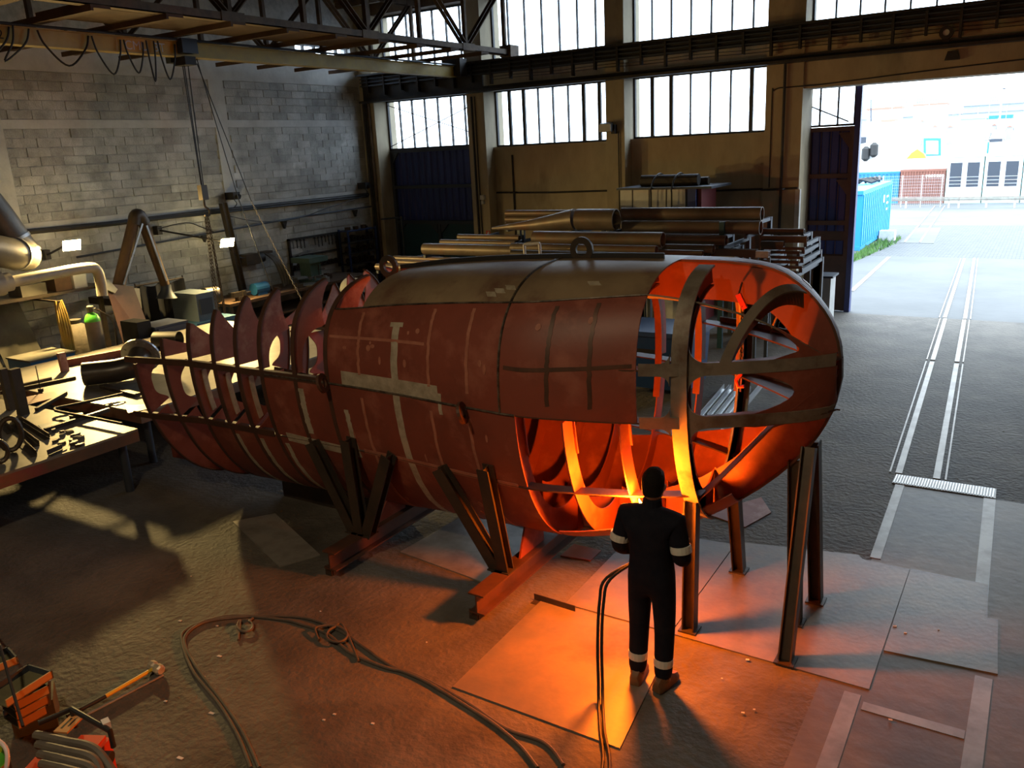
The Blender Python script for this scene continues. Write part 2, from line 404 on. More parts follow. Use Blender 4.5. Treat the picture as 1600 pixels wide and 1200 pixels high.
# ------------------------------------------------------------ hull section (bulbous bow under construction)
YC = 6.8
TX = [-9.3,-8.85,-8.4,-8.0,-7.0,-6.0,-5.0,-4.3,-3.6,-3.1,-2.59,-2.28,-1.96,-1.75,-1.6,-1.45,-1.34,-1.27,-1.23]
TT = [2.80,2.85,2.92,2.95,2.98,2.98,3.08,3.13,3.16,3.175,3.18,3.18,3.16,3.11,3.02,2.88,2.73,2.56,2.34]
TB = [0.22,0.24,0.26,0.28,0.30,0.33,0.39,0.42,0.45,0.55,0.73,0.88,1.11,1.30,1.46,1.65,1.85,2.05,2.30]
TW = [1.24,1.20,1.12,1.06,1.05,1.04,1.08,1.15,1.20,1.12,0.99,0.87,0.69,0.55,0.44,0.32,0.21,0.13,0.015]
TZ = [2.0,2.0,2.0,2.02,2.04,2.05,2.06,2.08,2.1,2.18,2.28,2.32,2.34,2.34,2.34,2.33,2.33,2.32,2.32]
def pchip(xs, ys, x):
    xs = np.asarray(xs); ys = np.asarray(ys); h = np.diff(xs); d = np.diff(ys)/h
    m = np.zeros(len(xs)); m[0] = d[0]; m[-1] = d[-1]
    for i in range(1, len(xs)-1):
        m[i] = 0 if d[i-1]*d[i] <= 0 else (h[i-1]+h[i])*3/((2*h[i]+h[i-1])/d[i-1]+(h[i]+2*h[i-1])/d[i])
    x = min(max(x, xs[0]), xs[-1]); i = min(max(int(np.searchsorted(xs, x))-1, 0), len(xs)-2); t = (x-xs[i])/h[i]
    return ys[i]*(1+2*t)*(1-t)**2 + m[i]*h[i]*t*(1-t)**2 + ys[i+1]*t*t*(3-2*t) + m[i+1]*h[i]*t*t*(t-1)
def prof(x): return tuple(float(pchip(TX, q, x)) for q in (TT, TB, TW, TZ))
def hs(x, t, side=-1, off=0.0):
    """hull surface: t 0 top centre, .5 widest, 1 bottom centre; off > 0 goes inwards"""
    zt, zb, w, zw = prof(x)
    w = max(w-off, 0.002); zt -= off; zb += off
    a = PI*t
    if t <= 0.5:
        e = 2/2.7; return V((x, YC+side*w*abs(math.sin(a))**e, zw+(zt-zw)*abs(math.cos(a))**e))
    return V((x, YC+side*w*math.sin(a), zw-(zw-zb)*abs(math.cos(a))))
def tz(x, z):
    zt, zb, w, zw = prof(x)
    if z >= zw: return math.acos(min(1, ((z-zw)/(zt-zw)))**1.35)/PI
    return (PI-math.acos(min(1, (zw-z)/(zw-zb))))/PI
def seamU(x): return 0.285+(0.24-0.285)*(x+5.9)/3.3
def plate(xs, t0, t1, side, th, n=14, off=0.0):
    G = []; H = []
    for x in xs:
        a, b = t0(x), t1(x)
        G.append([hs(x, a+(b-a)*k/n, side, off) for k in range(n+1)]); H.append([hs(x, a+(b-a)*k/n, side, off+th) for k in range(n+1)])
    return MB().sheet(G, H)
def lin(a, b, n): return [a+(b-a)*k/n for k in range(n+1)]
hull = thing('bow_section', (-4.0, YC, 0.0), 'rust-red bulbous bow section of a ship hull with exposed frames on steel stands', 'ship section')
zmid = lambda x: tz(x, 2.0)
zlow = lambda x: tz(x, 1.28)
XC, XT = -2.59, -5.88
XW = -3.75      # butt weld between the two ages of plate
for sd in (-1, 1):
    xe = XC if sd < 0 else -4.1
    plate(lin(XT, XW-0.006, 10), seamU, zmid, sd, 0.012).build('side_plate', M['primer'], hull, True)
    if sd < 0: plate(lin(XW+0.006, xe, 8), seamU, zmid, sd, 0.012).build('side_plate', M['primer'], hull, True)
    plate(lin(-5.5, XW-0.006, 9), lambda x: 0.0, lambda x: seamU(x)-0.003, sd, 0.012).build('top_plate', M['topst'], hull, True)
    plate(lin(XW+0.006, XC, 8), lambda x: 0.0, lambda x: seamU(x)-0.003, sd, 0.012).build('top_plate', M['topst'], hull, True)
    plate(lin(-6.85, -3.6 if sd < 0 else -4.1, 14), lambda x: zmid(x)+0.004, lambda x: zlow(x)-0.002, sd, 0.012).build('side_plate', M['primer'], hull, True)
    plate(lin(-8.0, -3.6, 18), lambda x: zlow(x)+0.002, lambda x: 1.0, sd, 0.012).build('bottom_plate', M['primer'], hull, True)
# butt weld bead and longitudinal weld beads on the near side
MB().tube([hs(XW, t, -1, -0.002) for t in lin(0.0, zmid(XW), 24)], 0.012, 6).build('weld_bead', M['weld'], hull)
MB().tube([hs(x, seamU(x)-0.001, -1, -0.001) for x in lin(-5.85, XC, 24)], 0.010, 6).build('weld_bead', M['weld'], hull)
MB().tube([hs(x, zmid(x)+0.001, -1, 0.0) for x in lin(-6.8, -3.6, 20)], 0.012, 6).build('weld_bead', M['weld'], hull)
# frames
def depth_upper(s):      # s: distance below the tip along the curve
    return min(0.05+s*1.15, 0.42)
def frame_web(x, sd, t0, t1, dep, th=0.014, n=26):
    G = []; H = []
    for k in range(n+1):
        t = t0+(t1-t0)*k/n; o = hs(x, t, sd, 0.012); d = dep(k/n)
        zt, zb, w, zw = prof(x)
        c = V((x, YC, zw)); inn = V((0, c.y-o.y, (c.z-o.z)*0.75)); L = max(inn.length, 1e-6)
        i = o + inn*min(d/L, 0.95)
        G.append([o, i]); H.append([o+V((th, 0, 0)), i+V((th, 0, 0))])
    return MB().sheet(G, H)
def frame_flange(x, sd, t0, t1, off, wd=0.06, th=0.014, n=26):
    G = []; H = []
    for k in range(n+1):
        t = t0+(t1-t0)*k/n
        a = hs(x, t, sd, off); b = hs(x, t, sd, off+th)
        G.append([a+V((-wd/2, 0, 0)), a+V((wd/2, 0, 0))]); H.append([b+V((-wd/2, 0, 0)), b+V((wd/2, 0, 0))])
    return MB().sheet(G, H)
TAIL = [(-8.85, 1.95), (-8.4, 2.27), (-8.0, 2.46), (-7.6, 2.62), (-7.22, 2.77), (-6.85, 2.85), (-6.36, 2.94), (-5.9, 2.97)]
for i, (x, ztip) in enumerate(TAIL):
    for sd in (-1, 1):
        t0 = tz(x, ztip); tm = zmid(x); tl = zlow(x)
        if t0 < tm-0.02:
            arch = i >= 5
            def du(s, t0=t0, tm=tm, arch=arch):
                d = 0.04+min(s*1.6, 1)*0.40
                if arch and s > 0.55: d = 0.44-0.34*math.sin(min((s-0.55)/0.45, 1)*PI/2)**0.6
                elif s > 0.85: d *= 0.75
                return d
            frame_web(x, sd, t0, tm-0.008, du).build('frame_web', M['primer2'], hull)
        lo_top = max(tm+0.008, t0)
        def dl(s): return 0.15+0.14*abs(math.cos(PI*s))**4
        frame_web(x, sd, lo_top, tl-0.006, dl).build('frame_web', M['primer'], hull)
        def db(s): return 0.24+0.10*s
        frame_web(x, sd, tl+0.006, 0.985, db).build('frame_web', M['primer'], hull)
        frame_flange(x, sd, t0, 0.985, -0.004, wd=0.055).build('frame_flange', M['flange'], hull, True)
        if sd < 0 and 2 <= i <= 5:
            G = frame_flange(x+0.012, sd, tm+0.02, tl-0.015, 0.11, wd=0.035, th=0.06).build('ground_edge', M['ground'], hull, True)
BODY = [-5.45, -5.0, -4.55, -4.1, -3.66, -3.2, -2.74, -2.28]
for x in BODY:
    for sd in (-1, 1):
        frame_web(x, sd, 0.04, zmid(x)-0.008, lambda s: 0.16).build('frame_web', M['primer'], hull)
        frame_web(x, sd, zmid(x)+0.008, 0.985, lambda s: 0.17+0.25*max(0, (s-0.45)/0.55)**2).build('frame_web', M['primer'], hull)
        frame_flange(x, sd, 0.05, 0.62, 0.172, wd=0.07).build('frame_flange', M['primer'], hull, True)
for sd in (-1, 1):
    frame_flange(-2.28, sd, 0.06, 0.95, -0.006, wd=0.13, th=0.016).build('frame_face', M['fgrey'], hull, True)
    frame_web(-2.28, sd, 0.2, 0.9, lambda s: 0.2).build('frame_web', M['fgrey'], hull)
def fillet(x0, z0, sx, sz, r, sd=-1, n=7):
    P = [(x0, z0)]+[(x0+sx*r*(1-math.sin(a)), z0+sz*r*(1-math.cos(a))) for a in lin(0, PI/2, n)]
    o = [hs(x, tz(x, z), sd, -0.006) for x, z in P]; i = [hs(x, tz(x, z), sd, 0.006) for x, z in P]; m_ = len(P)
    MB().add(o+i, [tuple(range(m_)), tuple(reversed(range(m_, 2*m_)))]+[(k, (k+1) % m_, m_+(k+1) % m_, m_+k) for k in range(m_)]).build('fillet_plate', M['fgrey'], hull)
for (sx, xx) in ((1, -2.215), (-1, -2.345)):
    for (sz, zz) in ((1, 2.05), (-1, 1.95), (1, 2.49), (-1, 2.39)):
        fillet(xx, zz, sx, sz, 0.13 if sx > 0 else 0.08)
# cant frame in the nose: leans forward above the upper stringer
def cant(xa, za, xb, tb, sd, wd, dep, n=24):
    ta = tz(xa, za); F0, F1, G, H = [], [], [], []
    for k in range(n+1):
        u = k/n; x = xa+(xb-xa)*u; t = ta+(tb-ta)*u
        a = hs(x-wd/2, t, sd, -0.006); b = hs(x+wd/2, t, sd, -0.006); a2 = hs(x-wd/2, t, sd, 0.008); b2 = hs(x+wd/2, t, sd, 0.008)
        F0.append([a, b]); F1.append([a2, b2])
        o = hs(x, t, sd, 0.008); zt, zb, w, zw = prof(x); inn = V((0, YC-o.y, (zw-o.z)*0.6)); i_ = o+inn*min(dep/max(inn.length, 1e-6), 0.9)
        G.append([o, i_]); H.append([o+V((0.014, 0, 0)), i_+V((0.014, 0, 0))])
    MB().sheet(F0, F1).build('frame_face', M['fgrey'], hull, True)
    MB().sheet(G, H).build('frame_web', M['flange'], hull)
for sd in (-1, 1):
    cant(-1.97, 2.49, -1.56, 0.05, sd, 0.075, 0.16)
# nose plates with oval cut-outs between the stringers on the near side
def nose_plate(zlo, zhi, xl, bulge, xr=-1.262, nv=10, nu=8):
    G, H = [], []
    for a in range(nv+1):
        v = a/nv; x0 = xl-bulge*(2*v-1)**2; r0, r1 = [], []
        for b in range(nu+1):
            x = x0+(xr-x0)*math.sin(b/nu*PI/2); z = zlo(x)+(zhi(x)-zlo(x))*v
            r0.append(hs(x, tz(x, z), -1, 0.0)); r1.append(hs(x, tz(x, z), -1, 0.012))
        G.append(r0); H.append(r1)
    MB().sheet(G, H).build('nose_plate', M['primer'], hull, True)
arcU = lambda x: hs(x, 0.235+0.19*max(0, (x-XC)/1.33)**1.3).z
arcL = lambda x: hs(x, 0.80-0.27*max(0, (x+2.34)/1.08)**1.2).z
nose_plate(lambda x: 2.05, lambda x: 2.39, -1.52, 0.26)
nose_plate(lambda x: 2.49, lambda x: max(arcU(x), 2.495), -1.50, 0.16)
nose_plate(lambda x: min(arcL(x), 1.94), lambda x: 1.95, -1.58, 0.30)
# longitudinal stringers (flat plates following the shell)
def stringer(x0, x1, zf, dep, sd, th=0.014, n=40, cos=False):
    G = []; H = []
    for k in range(n+1):
        u = k/n
        if cos: u = math.sin(u*PI/2)
        x = x0+(x1-x0)*u; z = zf(x); o = hs(x, tz(x, z), sd, 0.0); o.z = z
        d = dep(x); wl_ = abs(o.y-YC); d = min(d, max(wl_-0.004, 0.004))
        i = o + V((0, -sd*d, 0))
        G.append([o, i]); H.append([o+V((0,0,-th)), i+V((0,0,-th))])
    return MB().sheet(G, H)
for sd in (-1, 1):
    stringer(-9.0, -1.24, lambda x: 2.0, lambda x: 0.15 if x < -2.4 else 0.15+0.25*(x+2.4), sd, cos=True).build('stringer', M['flange'], hull)
    stringer(-9.15, -2.2, lambda x: 1.28, lambda x: 0.14, sd).build('stringer', M['flange'], hull)
    stringer(-2.72, -1.24, lambda x: 2.44, lambda x: 0.15+0.22*(x+2.6), sd, cos=True).build('stringer', M['flange'], hull)
    for (xa_, xb_, zf_) in ((-9.0, -5.95, 2.0), (-9.15, -6.9, 1.28), (-2.57, -1.27, 2.0), (-2.57, -1.27, 2.44)):
        G = []; H = []
        for k in range(31):
            u = math.sin(k/30*PI/2) if xa_ > -3 else k/30
            x = xa_+(xb_-xa_)*u
            h = 0.05 if xa_ > -3 else 0.035
            a, b = hs(x, tz(x, zf_+h), sd, -0.006), hs(x, tz(x, zf_-h), sd, -0.006); c, d = hs(x, tz(x, zf_+h), sd, 0.008), hs(x, tz(x, zf_-h), sd, 0.008)
            G.append([a, b]); H.append([c, d])
        MB().sheet(G, H).build('stringer_face', M['fgrey'] if xa_ > -3 else M['flange'], hull, True)
    # sloping longitudinal running into the nose tip
    G = []; H = []
    for k in range(31):
        u = math.sin(k/30*PI/2); x = XC-0.05+(-1.26-XC)*u
        t = 0.235+0.19*max(0, (x-XC)/1.33)**1.3
        o = hs(x, t, sd, 0.0); i = hs(x, t+0.0, sd, 0.0) + V((0, -sd*min(0.16, max(abs(o.y-YC)-0.005, 0.003)), -0.05))
        G.append([o, i]); H.append([o+V((0,0,-0.014)), i+V((0,0,-0.014))])
    MB().sheet(G, H).build('stringer', M['fgrey'], hull)
    G = []; H = []
    for k in range(31):
        u = math.sin(k/30*PI/2); x = -2.34+(-1.26+2.34)*u
        t = 0.80-0.27*max(0, (x+2.34)/1.08)**1.2
        o = hs(x, t, sd, 0.0); i = o + V((0, -sd*min(0.22, max(abs(o.y-YC)-0.005, 0.003)), 0.05))
        G.append([o, i]); H.append([o+V((0,0,-0.014)), i+V((0,0,-0.014))])
    MB().sheet(G, H).build('stringer', M['primer'], hull)
# centre-line stem ring: web plate running round the nose profile
def ring(xa, n=60, dep=0.36, y0=-0.008, y1=0.008):
    top = [(x, prof(x)[0]) for x in lin(xa, -1.9, 12)]; nose = []
    for x in (-1.8,-1.7,-1.6,-1.52,-1.45,-1.39,-1.34,-1.3,-1.27,-1.245): nose.append((x, prof(x)[0]))
    low = [(x, prof(x)[1]) for x in (-1.235,-1.25,-1.27,-1.3,-1.34,-1.39,-1.45,-1.52,-1.6,-1.7,-1.85,-2.0,-2.2,-2.4,-2.7,-3.0,-3.3,-3.6)]
    P = top+nose+low; G = []; H = []
    for k, (x, z) in enumerate(P):
        a = P[max(k-1, 0)]; b = P[min(k+1, len(P)-1)]; dx, dz = b[0]-a[0], b[1]-a[1]; L = math.hypot(dx, dz)
        nx, nz = dz/L, -dx/L
        o = V((x, YC+y0, z)); i = V((x+nx*dep, YC+y0, z+nz*dep)); w = V((0, y1-y0, 0))
        G.append([o, i]); H.append([o+w, i+w])
    return MB().sheet(G, H)
ring(-5.7, dep=0.34).build('stem_web', M['primer'], hull, True)
ring(-5.6, dep=0.022, y0=-0.03, y1=0.03).build('stem_bar', M['flange'], hull, True)
# far-side shell band next to the stem, seen from inside
plate(lin(XC, -1.245, 24), lambda x: 0.0, lambda x: 0.30, 1, 0.012).build('top_plate', M['primer'], hull, True)
plate(lin(-3.6, -1.245, 26), lambda x: 0.70, lambda x: 1.0, 1, 0.012).build('bottom_plate', M['primer'], hull, True)
plate(lin(-3.55, -2.0, 14), lambda x: 0.83, lambda x: 1.0, -1, 0.012).build('bottom_plate', M['primer'], hull, True)
plate(lin(-1.62, -1.245, 10), lambda x: 0.25, lambda x: 0.75, 1, 0.012).build('nose_plate', M['primer'], hull, True)
# keel bar trailing behind the open frames
MB().prism([(-10.2, YC-0.01, 0.16), (-8.0, YC-0.01, 0.26), (-8.0, YC-0.01, 0.62), (-8.9, YC-0.01, 0.55), (-10.2, YC-0.01, 0.38)], (0, 0.02, 0)).build('keel_web', M['primer'], hull)
# bare ground strips and thin primer lines on the shell
def strip(xa, xb, ta, tb, w, mat, n=24, name='ground_strip', vertical=True, off=-0.003):
    G = []; H = []
    for k in range(n+1):
        u = k/n
        if vertical:
            x = xa+(xb-xa)*u; t = ta+(tb-ta)*u; j = random.uniform(-0.006, 0.006)
            a, b = hs(x-w/2+j, t, -1, off), hs(x+w/2+j, t, -1, off); c, d = hs(x-w/2+j, t, -1, 0.004), hs(x+w/2+j, t, -1, 0.004)
        else:
            x = xa+(xb-xa)*u; t = ta+(tb-ta)*u; dt = w/3.3
            a, b = hs(x, t-dt/2, -1, off), hs(x, t+dt/2, -1, off); c, d = hs(x, t-dt/2, -1, 0.004), hs(x, t+dt/2, -1, 0.004)
        G.append([a, b]); H.append([c, d])
    return MB().sheet(G, H).build(name, M[mat], hull, True)
strip(-4.98, -4.98, tz(-5, 2.62), 0.93, 0.085, 'ground')
strip(-5.70, -4.45, tz(-5.7, 1.99)-0.012, tz(-4.45, 1.99)-0.012, 0.085, 'ground', vertical=False)
strip(-4.43, -4.43, tz(-4.4, 2.08), tz(-4.4, 1.88), 0.04, 'ground', n=4)
strip(-5.06, -4.90, tz(-5, 2.64), tz(-5, 2.64), 0.05, 'ground', n=4, vertical=False)
strip(-6.30, -6.30, zmid(-6.3)+0.02, zlow(-6.3)-0.02, 0.075, 'ground')
strip(-5.70, -5.70, zmid(-5.7)+0.05, zlow(-5.7)+0.02, 0.06, 'ground')
for x in (-7.55, -7.15, -6.75): strip(x, x, zlow(x)+0.02, 0.90, 0.06, 'ground')
strip(-6.7, -5.75, zlow(-6.7), zlow(-5.75)+0.01, 0.07, 'ground', vertical=False)
for x in (-5.45, -4.55, -4.1):
    strip(x, x, seamU(x)+0.02, zmid(x)-0.02, 0.035, 'pinkline', name='primer_line'); strip(x, x, zmid(x)+0.02, 0.88, 0.035, 'pinkline', name='primer_line')
for x in (-3.3, -2.95): strip(x, x, seamU(x)+0.02, zmid(x)-0.02, 0.035, 'flange', name='primer_line')
strip(-5.6, -3.7, zlow(-5.6), zlow(-3.7), 0.035, 'pinkline', name='primer_line', vertical=False)
strip(-5.85, -4.6, 0.39, 0.40, 0.03, 'pinkline', name='primer_line', vertical=False)
strip(-3.7, -2.62, 0.44, 0.46, 0.03, 'flange', name='primer_line', vertical=False)
# lifting eyes
def lug(c, r, axis, th=0.03, mat='dkbar', name='lifting_eye'):
    d, s, t = frame(axis); c = V(c); mb = MB(); n = 20
    mb.pipe(c-d*th/2, c+d*th/2, r, r*0.5, n); return mb.build(name, M[mat], hull)
lug((-3.55, YC, 3.24), 0.115, (0, 1, 0.0)); lug((-5.78, YC-0.1, 3.03), 0.12, (0, 1, 0))
for (x, z) in ((-5.88, 2.02), (-4.1, 1.98)):
    p = hs(x, tz(x, z), -1, -0.09); lug(p, 0.10, (0.9, 0.3, 0.25), mat='flange')
G = []; H = []
for x in lin(-5.7, -2.75, 20):
    z = prof(x)[0]; G.append([V((x, YC-0.012, z)), V((x, YC-0.012, z+0.045))]); H.append([V((x, YC+0.012, z)), V((x, YC+0.012, z+0.045))])
MB().sheet(G, H).build('lug_rail', M['black'], hull)
rs = random.Random(5)
for k in range(26):
    x = rs.uniform(-5.7, -2.75); t = rs.uniform(0.32, 0.46) if k % 2 else rs.uniform(0.56, 0.82)
    if t > 0.5: x = rs.uniform(-6.2, -3.8)
    rx, rt = rs.uniform(0.012, 0.03), rs.uniform(0.005, 0.012)
    o_ = [hs(x+rx*math.cos(a), t+rt*math.sin(a), -1, -0.003) for a in lin(0, 2*PI*11/12, 11)]; i_ = [hs(x+rx*math.cos(a), t+rt*math.sin(a), -1, 0.004) for a in lin(0, 2*PI*11/12, 11)]
    MB().add(o_+i_, [tuple(range(12)), tuple(reversed(range(12, 24)))]+[(q, (q+1) % 12, 12+(q+1) % 12, 12+q) for q in range(12)]).build('primer_spot', M['pinkline'], hull)
for (x, t) in ((-3.95, 0.20), (-3.86, 0.185), (-4.02, 0.215), (-3.1, 0.17)): strip(x, x+0.05, t, t+0.02, 0.10, 'ground', n=3, name='paint_smear')
# chain with red hook hanging inside the nose
ch = MB()
for k in range(16):
    z = 2.82-k*0.034; p = V((-2.02, YC-0.12, z)); ch.tube([p+V((0.012*math.cos(a) if k % 2 else 0, 0 if k % 2 else 0.012*math.cos(a), 0.022*math.sin(a))) for a in lin(0, 2*PI*7/8, 7)], 0.005, 5, closed=True)
cho = ch.build('hanging_chain', M['dkbar'])
tag(cho, 'short rusty chain hanging inside the open nose frames', 'chain')
M['hookred'] = pm('hook_red', (0.62,0.035,0.015), None, 3, 0.45)
MB().tube([V((-2.02, YC-0.12, 2.30)), V((-2.02, YC-0.12, 2.24)), V((-2.06, YC-0.12, 2.19)), V((-2.04, YC-0.12, 2.13)), V((-1.99, YC-0.12, 2.14))], 0.016, 7).build('hook', M['hookred'], cho, True, label='bright red hook')
MB().bar(V((-2.06, YC-0.12, 2.92)), V((-2.0, YC-0.12, 2.80)), 0.03, 0.045).build('hook', M['hookred'], cho, label='bright red shortening clutch')
MB().tube([V((-2.06, YC-0.12, 2.90)), V((-2.06, YC-0.02, 3.0))], 0.008, 6).build('hanger', M['dkbar'], cho)
M['worn'] = pm('worn_steel', (0.30,0.28,0.25), (0.20,0.18,0.16), 3, 0.5, 0.4)
# ------------------------------------------------------------ cradle stands
def post(name, p, q, parent, h=0.13, w=0.12, t=0.012, mat='dkbar', up=(0, 1, 0)):
    return MB().hbeam(p, q, h, w, t, up).build(name, M[mat], parent)
def cradle(x, label, braces):
    s = thing('cradle_stand', (x, YC, 0), label, 'stand', 'cradle stands under the hull')
    MB().hbeam((x, 5.42, 0.20), (x, 8.25, 0.20), 0.20, 0.17, 0.016).build('cross_beam', M['flange'], s)
    for y in (5.47, 8.15):
        MB().angle((x-0.03, y, 0.0), (x-0.03, y, 0.1), 0.09, 0.012, (0, 1, 0)).build('foot', M['dkbar'], s)
    for sd in (-1, 1):
        yb = YC+sd*0.87
        for (xb, xt, zt) in braces:
            tp = hs(x+xt, tz(x+xt, zt), sd, -0.068)
            post('post' if abs(xt-xb) < 0.2 else 'brace', (x+xb, yb, 0.30), (x+xt, tp.y, zt), s, 0.11, 0.12)
            MB().bx(x+xb-0.08, x+xb+0.08, yb-0.08, yb+0.08, 0.295, 0.31).build('base_plate', M['dkbar'], s)
        zk = hs(x, 0.93, sd).z
        MB().prism([(x-0.01, YC+sd*0.62, 0.30), (x-0.01, YC+sd*0.15, 0.30)]+[(x-0.01, hs(x, t, sd).y, hs(x, t, sd).z+0.002) for t in (0.955, 0.935, 0.915, 0.895, 0.875, 0.86)], (0.02, 0, 0)).build('gusset', M['primer'], s)
    return s
cradle(-4.0, 'rusty H-beam cradle stand nearest the bow opening with one post and one brace each side', [(0.0, 0.03, 1.45), (-0.08, -0.55, 1.32)])
cradle(-5.82, 'rusty H-beam cradle stand with fanned braces below the open tail frames', [(0.0, 0.10, 1.42), (-0.09, -0.45, 1.30), (0.09, 0.62, 1.32)])
# ------------------------------------------------------------ prop legs under the nose
def prop(b, t, label, mat='dkbar', h=0.11, w=0.11):
    s = thing('prop_leg', b, label, 'prop', 'prop legs under the nose')
    d = (V(t)-V(b)); 
    MB().hbeam(V(b)+V((0, 0, 0.012)), t, h, w, 0.011, (1, 0, 0)).build('profile', M[mat], s)
    MB().bx(b[0]-0.08, b[0]+0.08, b[1]-0.08, b[1]+0.08, b[2], b[2]+0.014).build('foot_plate', M['dkbar'], s)
    return s
ZP = 0.012
def hz(x, y):
    zt, zb, w, zw = prof(x); return zw-(zw-zb)*math.sqrt(max(0, 1-((y-YC)/w)**2))
prop((-2.27, 6.20, ZP), (-2.28, 6.25, hz(-2.28, 6.25)+0.01), 'steel prop leg right behind the welder, leaning under the nose frame')
prop((-2.21, 7.42, ZP), (-2.16, 7.02, hz(-2.16, 7.02)+0.01), 'short steel prop leg on the far side of the nose, behind the welder')
prop((-1.42, 6.12, ZP), (-1.45, 6.73, hz(-1.45, 6.80)+0.012), 'dark steel prop leg under the nose tip, foremost of three on the plates')
prop((-1.50, 6.74, ZP), (-1.57, 6.80, hz(-1.57, 6.80)+0.01), 'dark upright steel prop leg under the nose tip, middle of three')
prop((-1.42, 7.18, ZP), (-1.45, 6.87, hz(-1.45, 6.80)+0.012), 'dark steel prop leg under the nose tip, rearmost of three')
# ------------------------------------------------------------ steel plates on the floor
def fplate(poly, z, label, mat='plate', th=0.012, name='floor_plate', group='steel plates on the floor'):
    o = MB().prism([(x, y, z) for x, y in poly], (0, 0, th)).build(name, M[mat]); return tag(o, label, 'steel plate', group)
fplate([(-3.65,4.55),(-3.68,6.05),(-2.35,6.05),(-2.17,4.54)], 0.0, 'rectangular steel plate lying flat under the feet of the welder')
fplate([(-3.45,6.08),(-3.48,7.83),(-2.42,7.95),(-2.40,6.08)], 0.0, 'steel plate on the floor between cradle stand and prop leg')
fplate([(-2.39,6.07),(-2.41,8.02),(-1.25,8.27),(-1.2,8.2),(-0.76,8.18),(-0.77,6.05)], 0.0, 'large steel plate carrying the prop legs of the nose')
fplate([(-0.755,6.64),(-0.755,8.2),(-0.09,8.19),(-0.06,7.56),(0.02,7.57),(0.04,7.1),(0.06,6.71)], 0.0, 'notched bare steel plate beside the slab with inlaid strips')
fplate([(-2.95,8.55),(-2.52,9.27),(-2.3,8.9),(-2.45,8.4)], 0.0, 'small pinkish plate offcut lying behind the nose', 'primer2')
fplate([(-3.95,6.9),(-3.95,7.2),(-3.62,7.2),(-3.62,6.95)], 0.0, 'small red primed offcut beside the cradle stand foot', 'primer')
fplate([(-7.9,5.9),(-6.5,5.35),(-6.3,5.75),(-7.6,6.3)], 0.0, 'pale sheet lying on the floor under the open tail frames', 'worn')
o = MB().bx(-7.93, -6.25, 6.75, 7.05, 0.0, 0.26).bx(-7.95, -6.23, 6.72, 7.08, 0.26, 0.278).build('keel_block', M['dkbar']); tag(o, 'long dark keel block with a pale top edge lying under the tail frames', 'keel block')
fplate([(-5.55,6.2),(-4.25,6.05),(-4.2,7.2),(-5.45,7.4)], 0.0, 'dull bluish steel sheet on the floor between the two cradle stands', 'worn')
ld = thing('step_ladder', (-6.0, 10.6, 0), 'white-framed tube ladder peeping over the top of the hull', 'ladder')
la, lb_ = V(ony(819, 382, 10.6)), V(ony(843, 380, 10.6))
for q_ in (la, lb_): MB().tube([V((q_.x, 10.75, 0)), q_], 0.022, 8).build('rail', M['white'], ld, True)
MB().tube([la, lb_], 0.022, 8).build('top_bar', M['white'], ld, True)
for k in range(9): MB().tube([V((la.x, 10.74-k*0.015, 0.28*(k+1))), V((lb_.x, 10.74-k*0.015, 0.28*(k+1)))], 0.014, 6).build('rung', M['white'], ld, True)
o = MB().angle((-3.75, 6.02, 0.0), (-3.3, 6.0, 0.0), 0.07, 0.008).build('angle_offcut', M['dkbar']); tag(o, 'short angle-iron offcut on the floor beside the plates', 'offcut')
# ------------------------------------------------------------ inlaid slab strips and track rails
S('floor_slab', MB().bx(-1.12, 8.0, -7.0, 10.35, -0.05, 0.003), M['floor2'])
def inlay(x0, x1, y0, y1, label, mat='steel', z=0.006, n=None):
    o = MB().prism([(x0[0], y0, 0.002), (x0[1], y0, 0.002), (x1[1], y1, 0.002), (x1[0], y1, 0.002)], (0, 0, z)).build('inlay_strip', M[mat]); return tag(o, label, 'floor strip', 'steel strips let into the slab')
g = inlay((-1.24, -0.14), (-1.24, -0.15), 10.36, 10.67, 'ribbed steel tread strip across the end of the track', 'worn', 0.012)
for k in range(36):
    MB().bx(-1.23+k*0.03, -1.218+k*0.03, 10.38, 10.65, 0.013, 0.019).build('tread_rib', M['steel'], g)
inlay((-1.14, -1.04), (-1.2, -1.1), 8.28, 10.35, 'worn steel strip running from the tread strip to the plates', 'worn')
inlay((-0.16, -0.05), (-0.26, -0.14), 6.9, 10.35, 'long worn steel strip along the outer side of the slab', 'worn')
inlay((-0.93, -0.80), (-0.93, -0.81), 4.6, 5.95, 'worn steel strip in the slab in front of the plates', 'worn')
inlay((-0.10, 0.03), (-0.09, 0.03), 4.6, 6.62, 'worn steel strip in front of the notched plate', 'worn')
inlay((-0.78, -0.10), (-0.78, -0.10), 5.78, 5.88, 'short cross strip let into the slab before the plates', 'worn')
def trackrail(x0, y0, x1, y1, sgn, label):
    r = thing('track_rail', (x0, y0, 0), label, 'rail', 'rails of the boat track')
    L = lambda o: [(x0+o[0], y0, 0.001), (x0+o[1], y0, 0.001), (x1+o[1], y1, 0.001), (x1+o[0], y1, 0.001)]
    MB().prism(L((0, 0.022*sgn)), (0, 0, 0.012)).build('guard_edge', M['worn'], r)
    MB().prism(L((0.072*sgn, 0.15*sgn)), (0, 0, 0.012)).build('rail_head', M['worn'], r)
    return r
def gx(xa, ya, xb, yb, y): return xa+(xb-xa)*(y-ya)/(yb-ya)
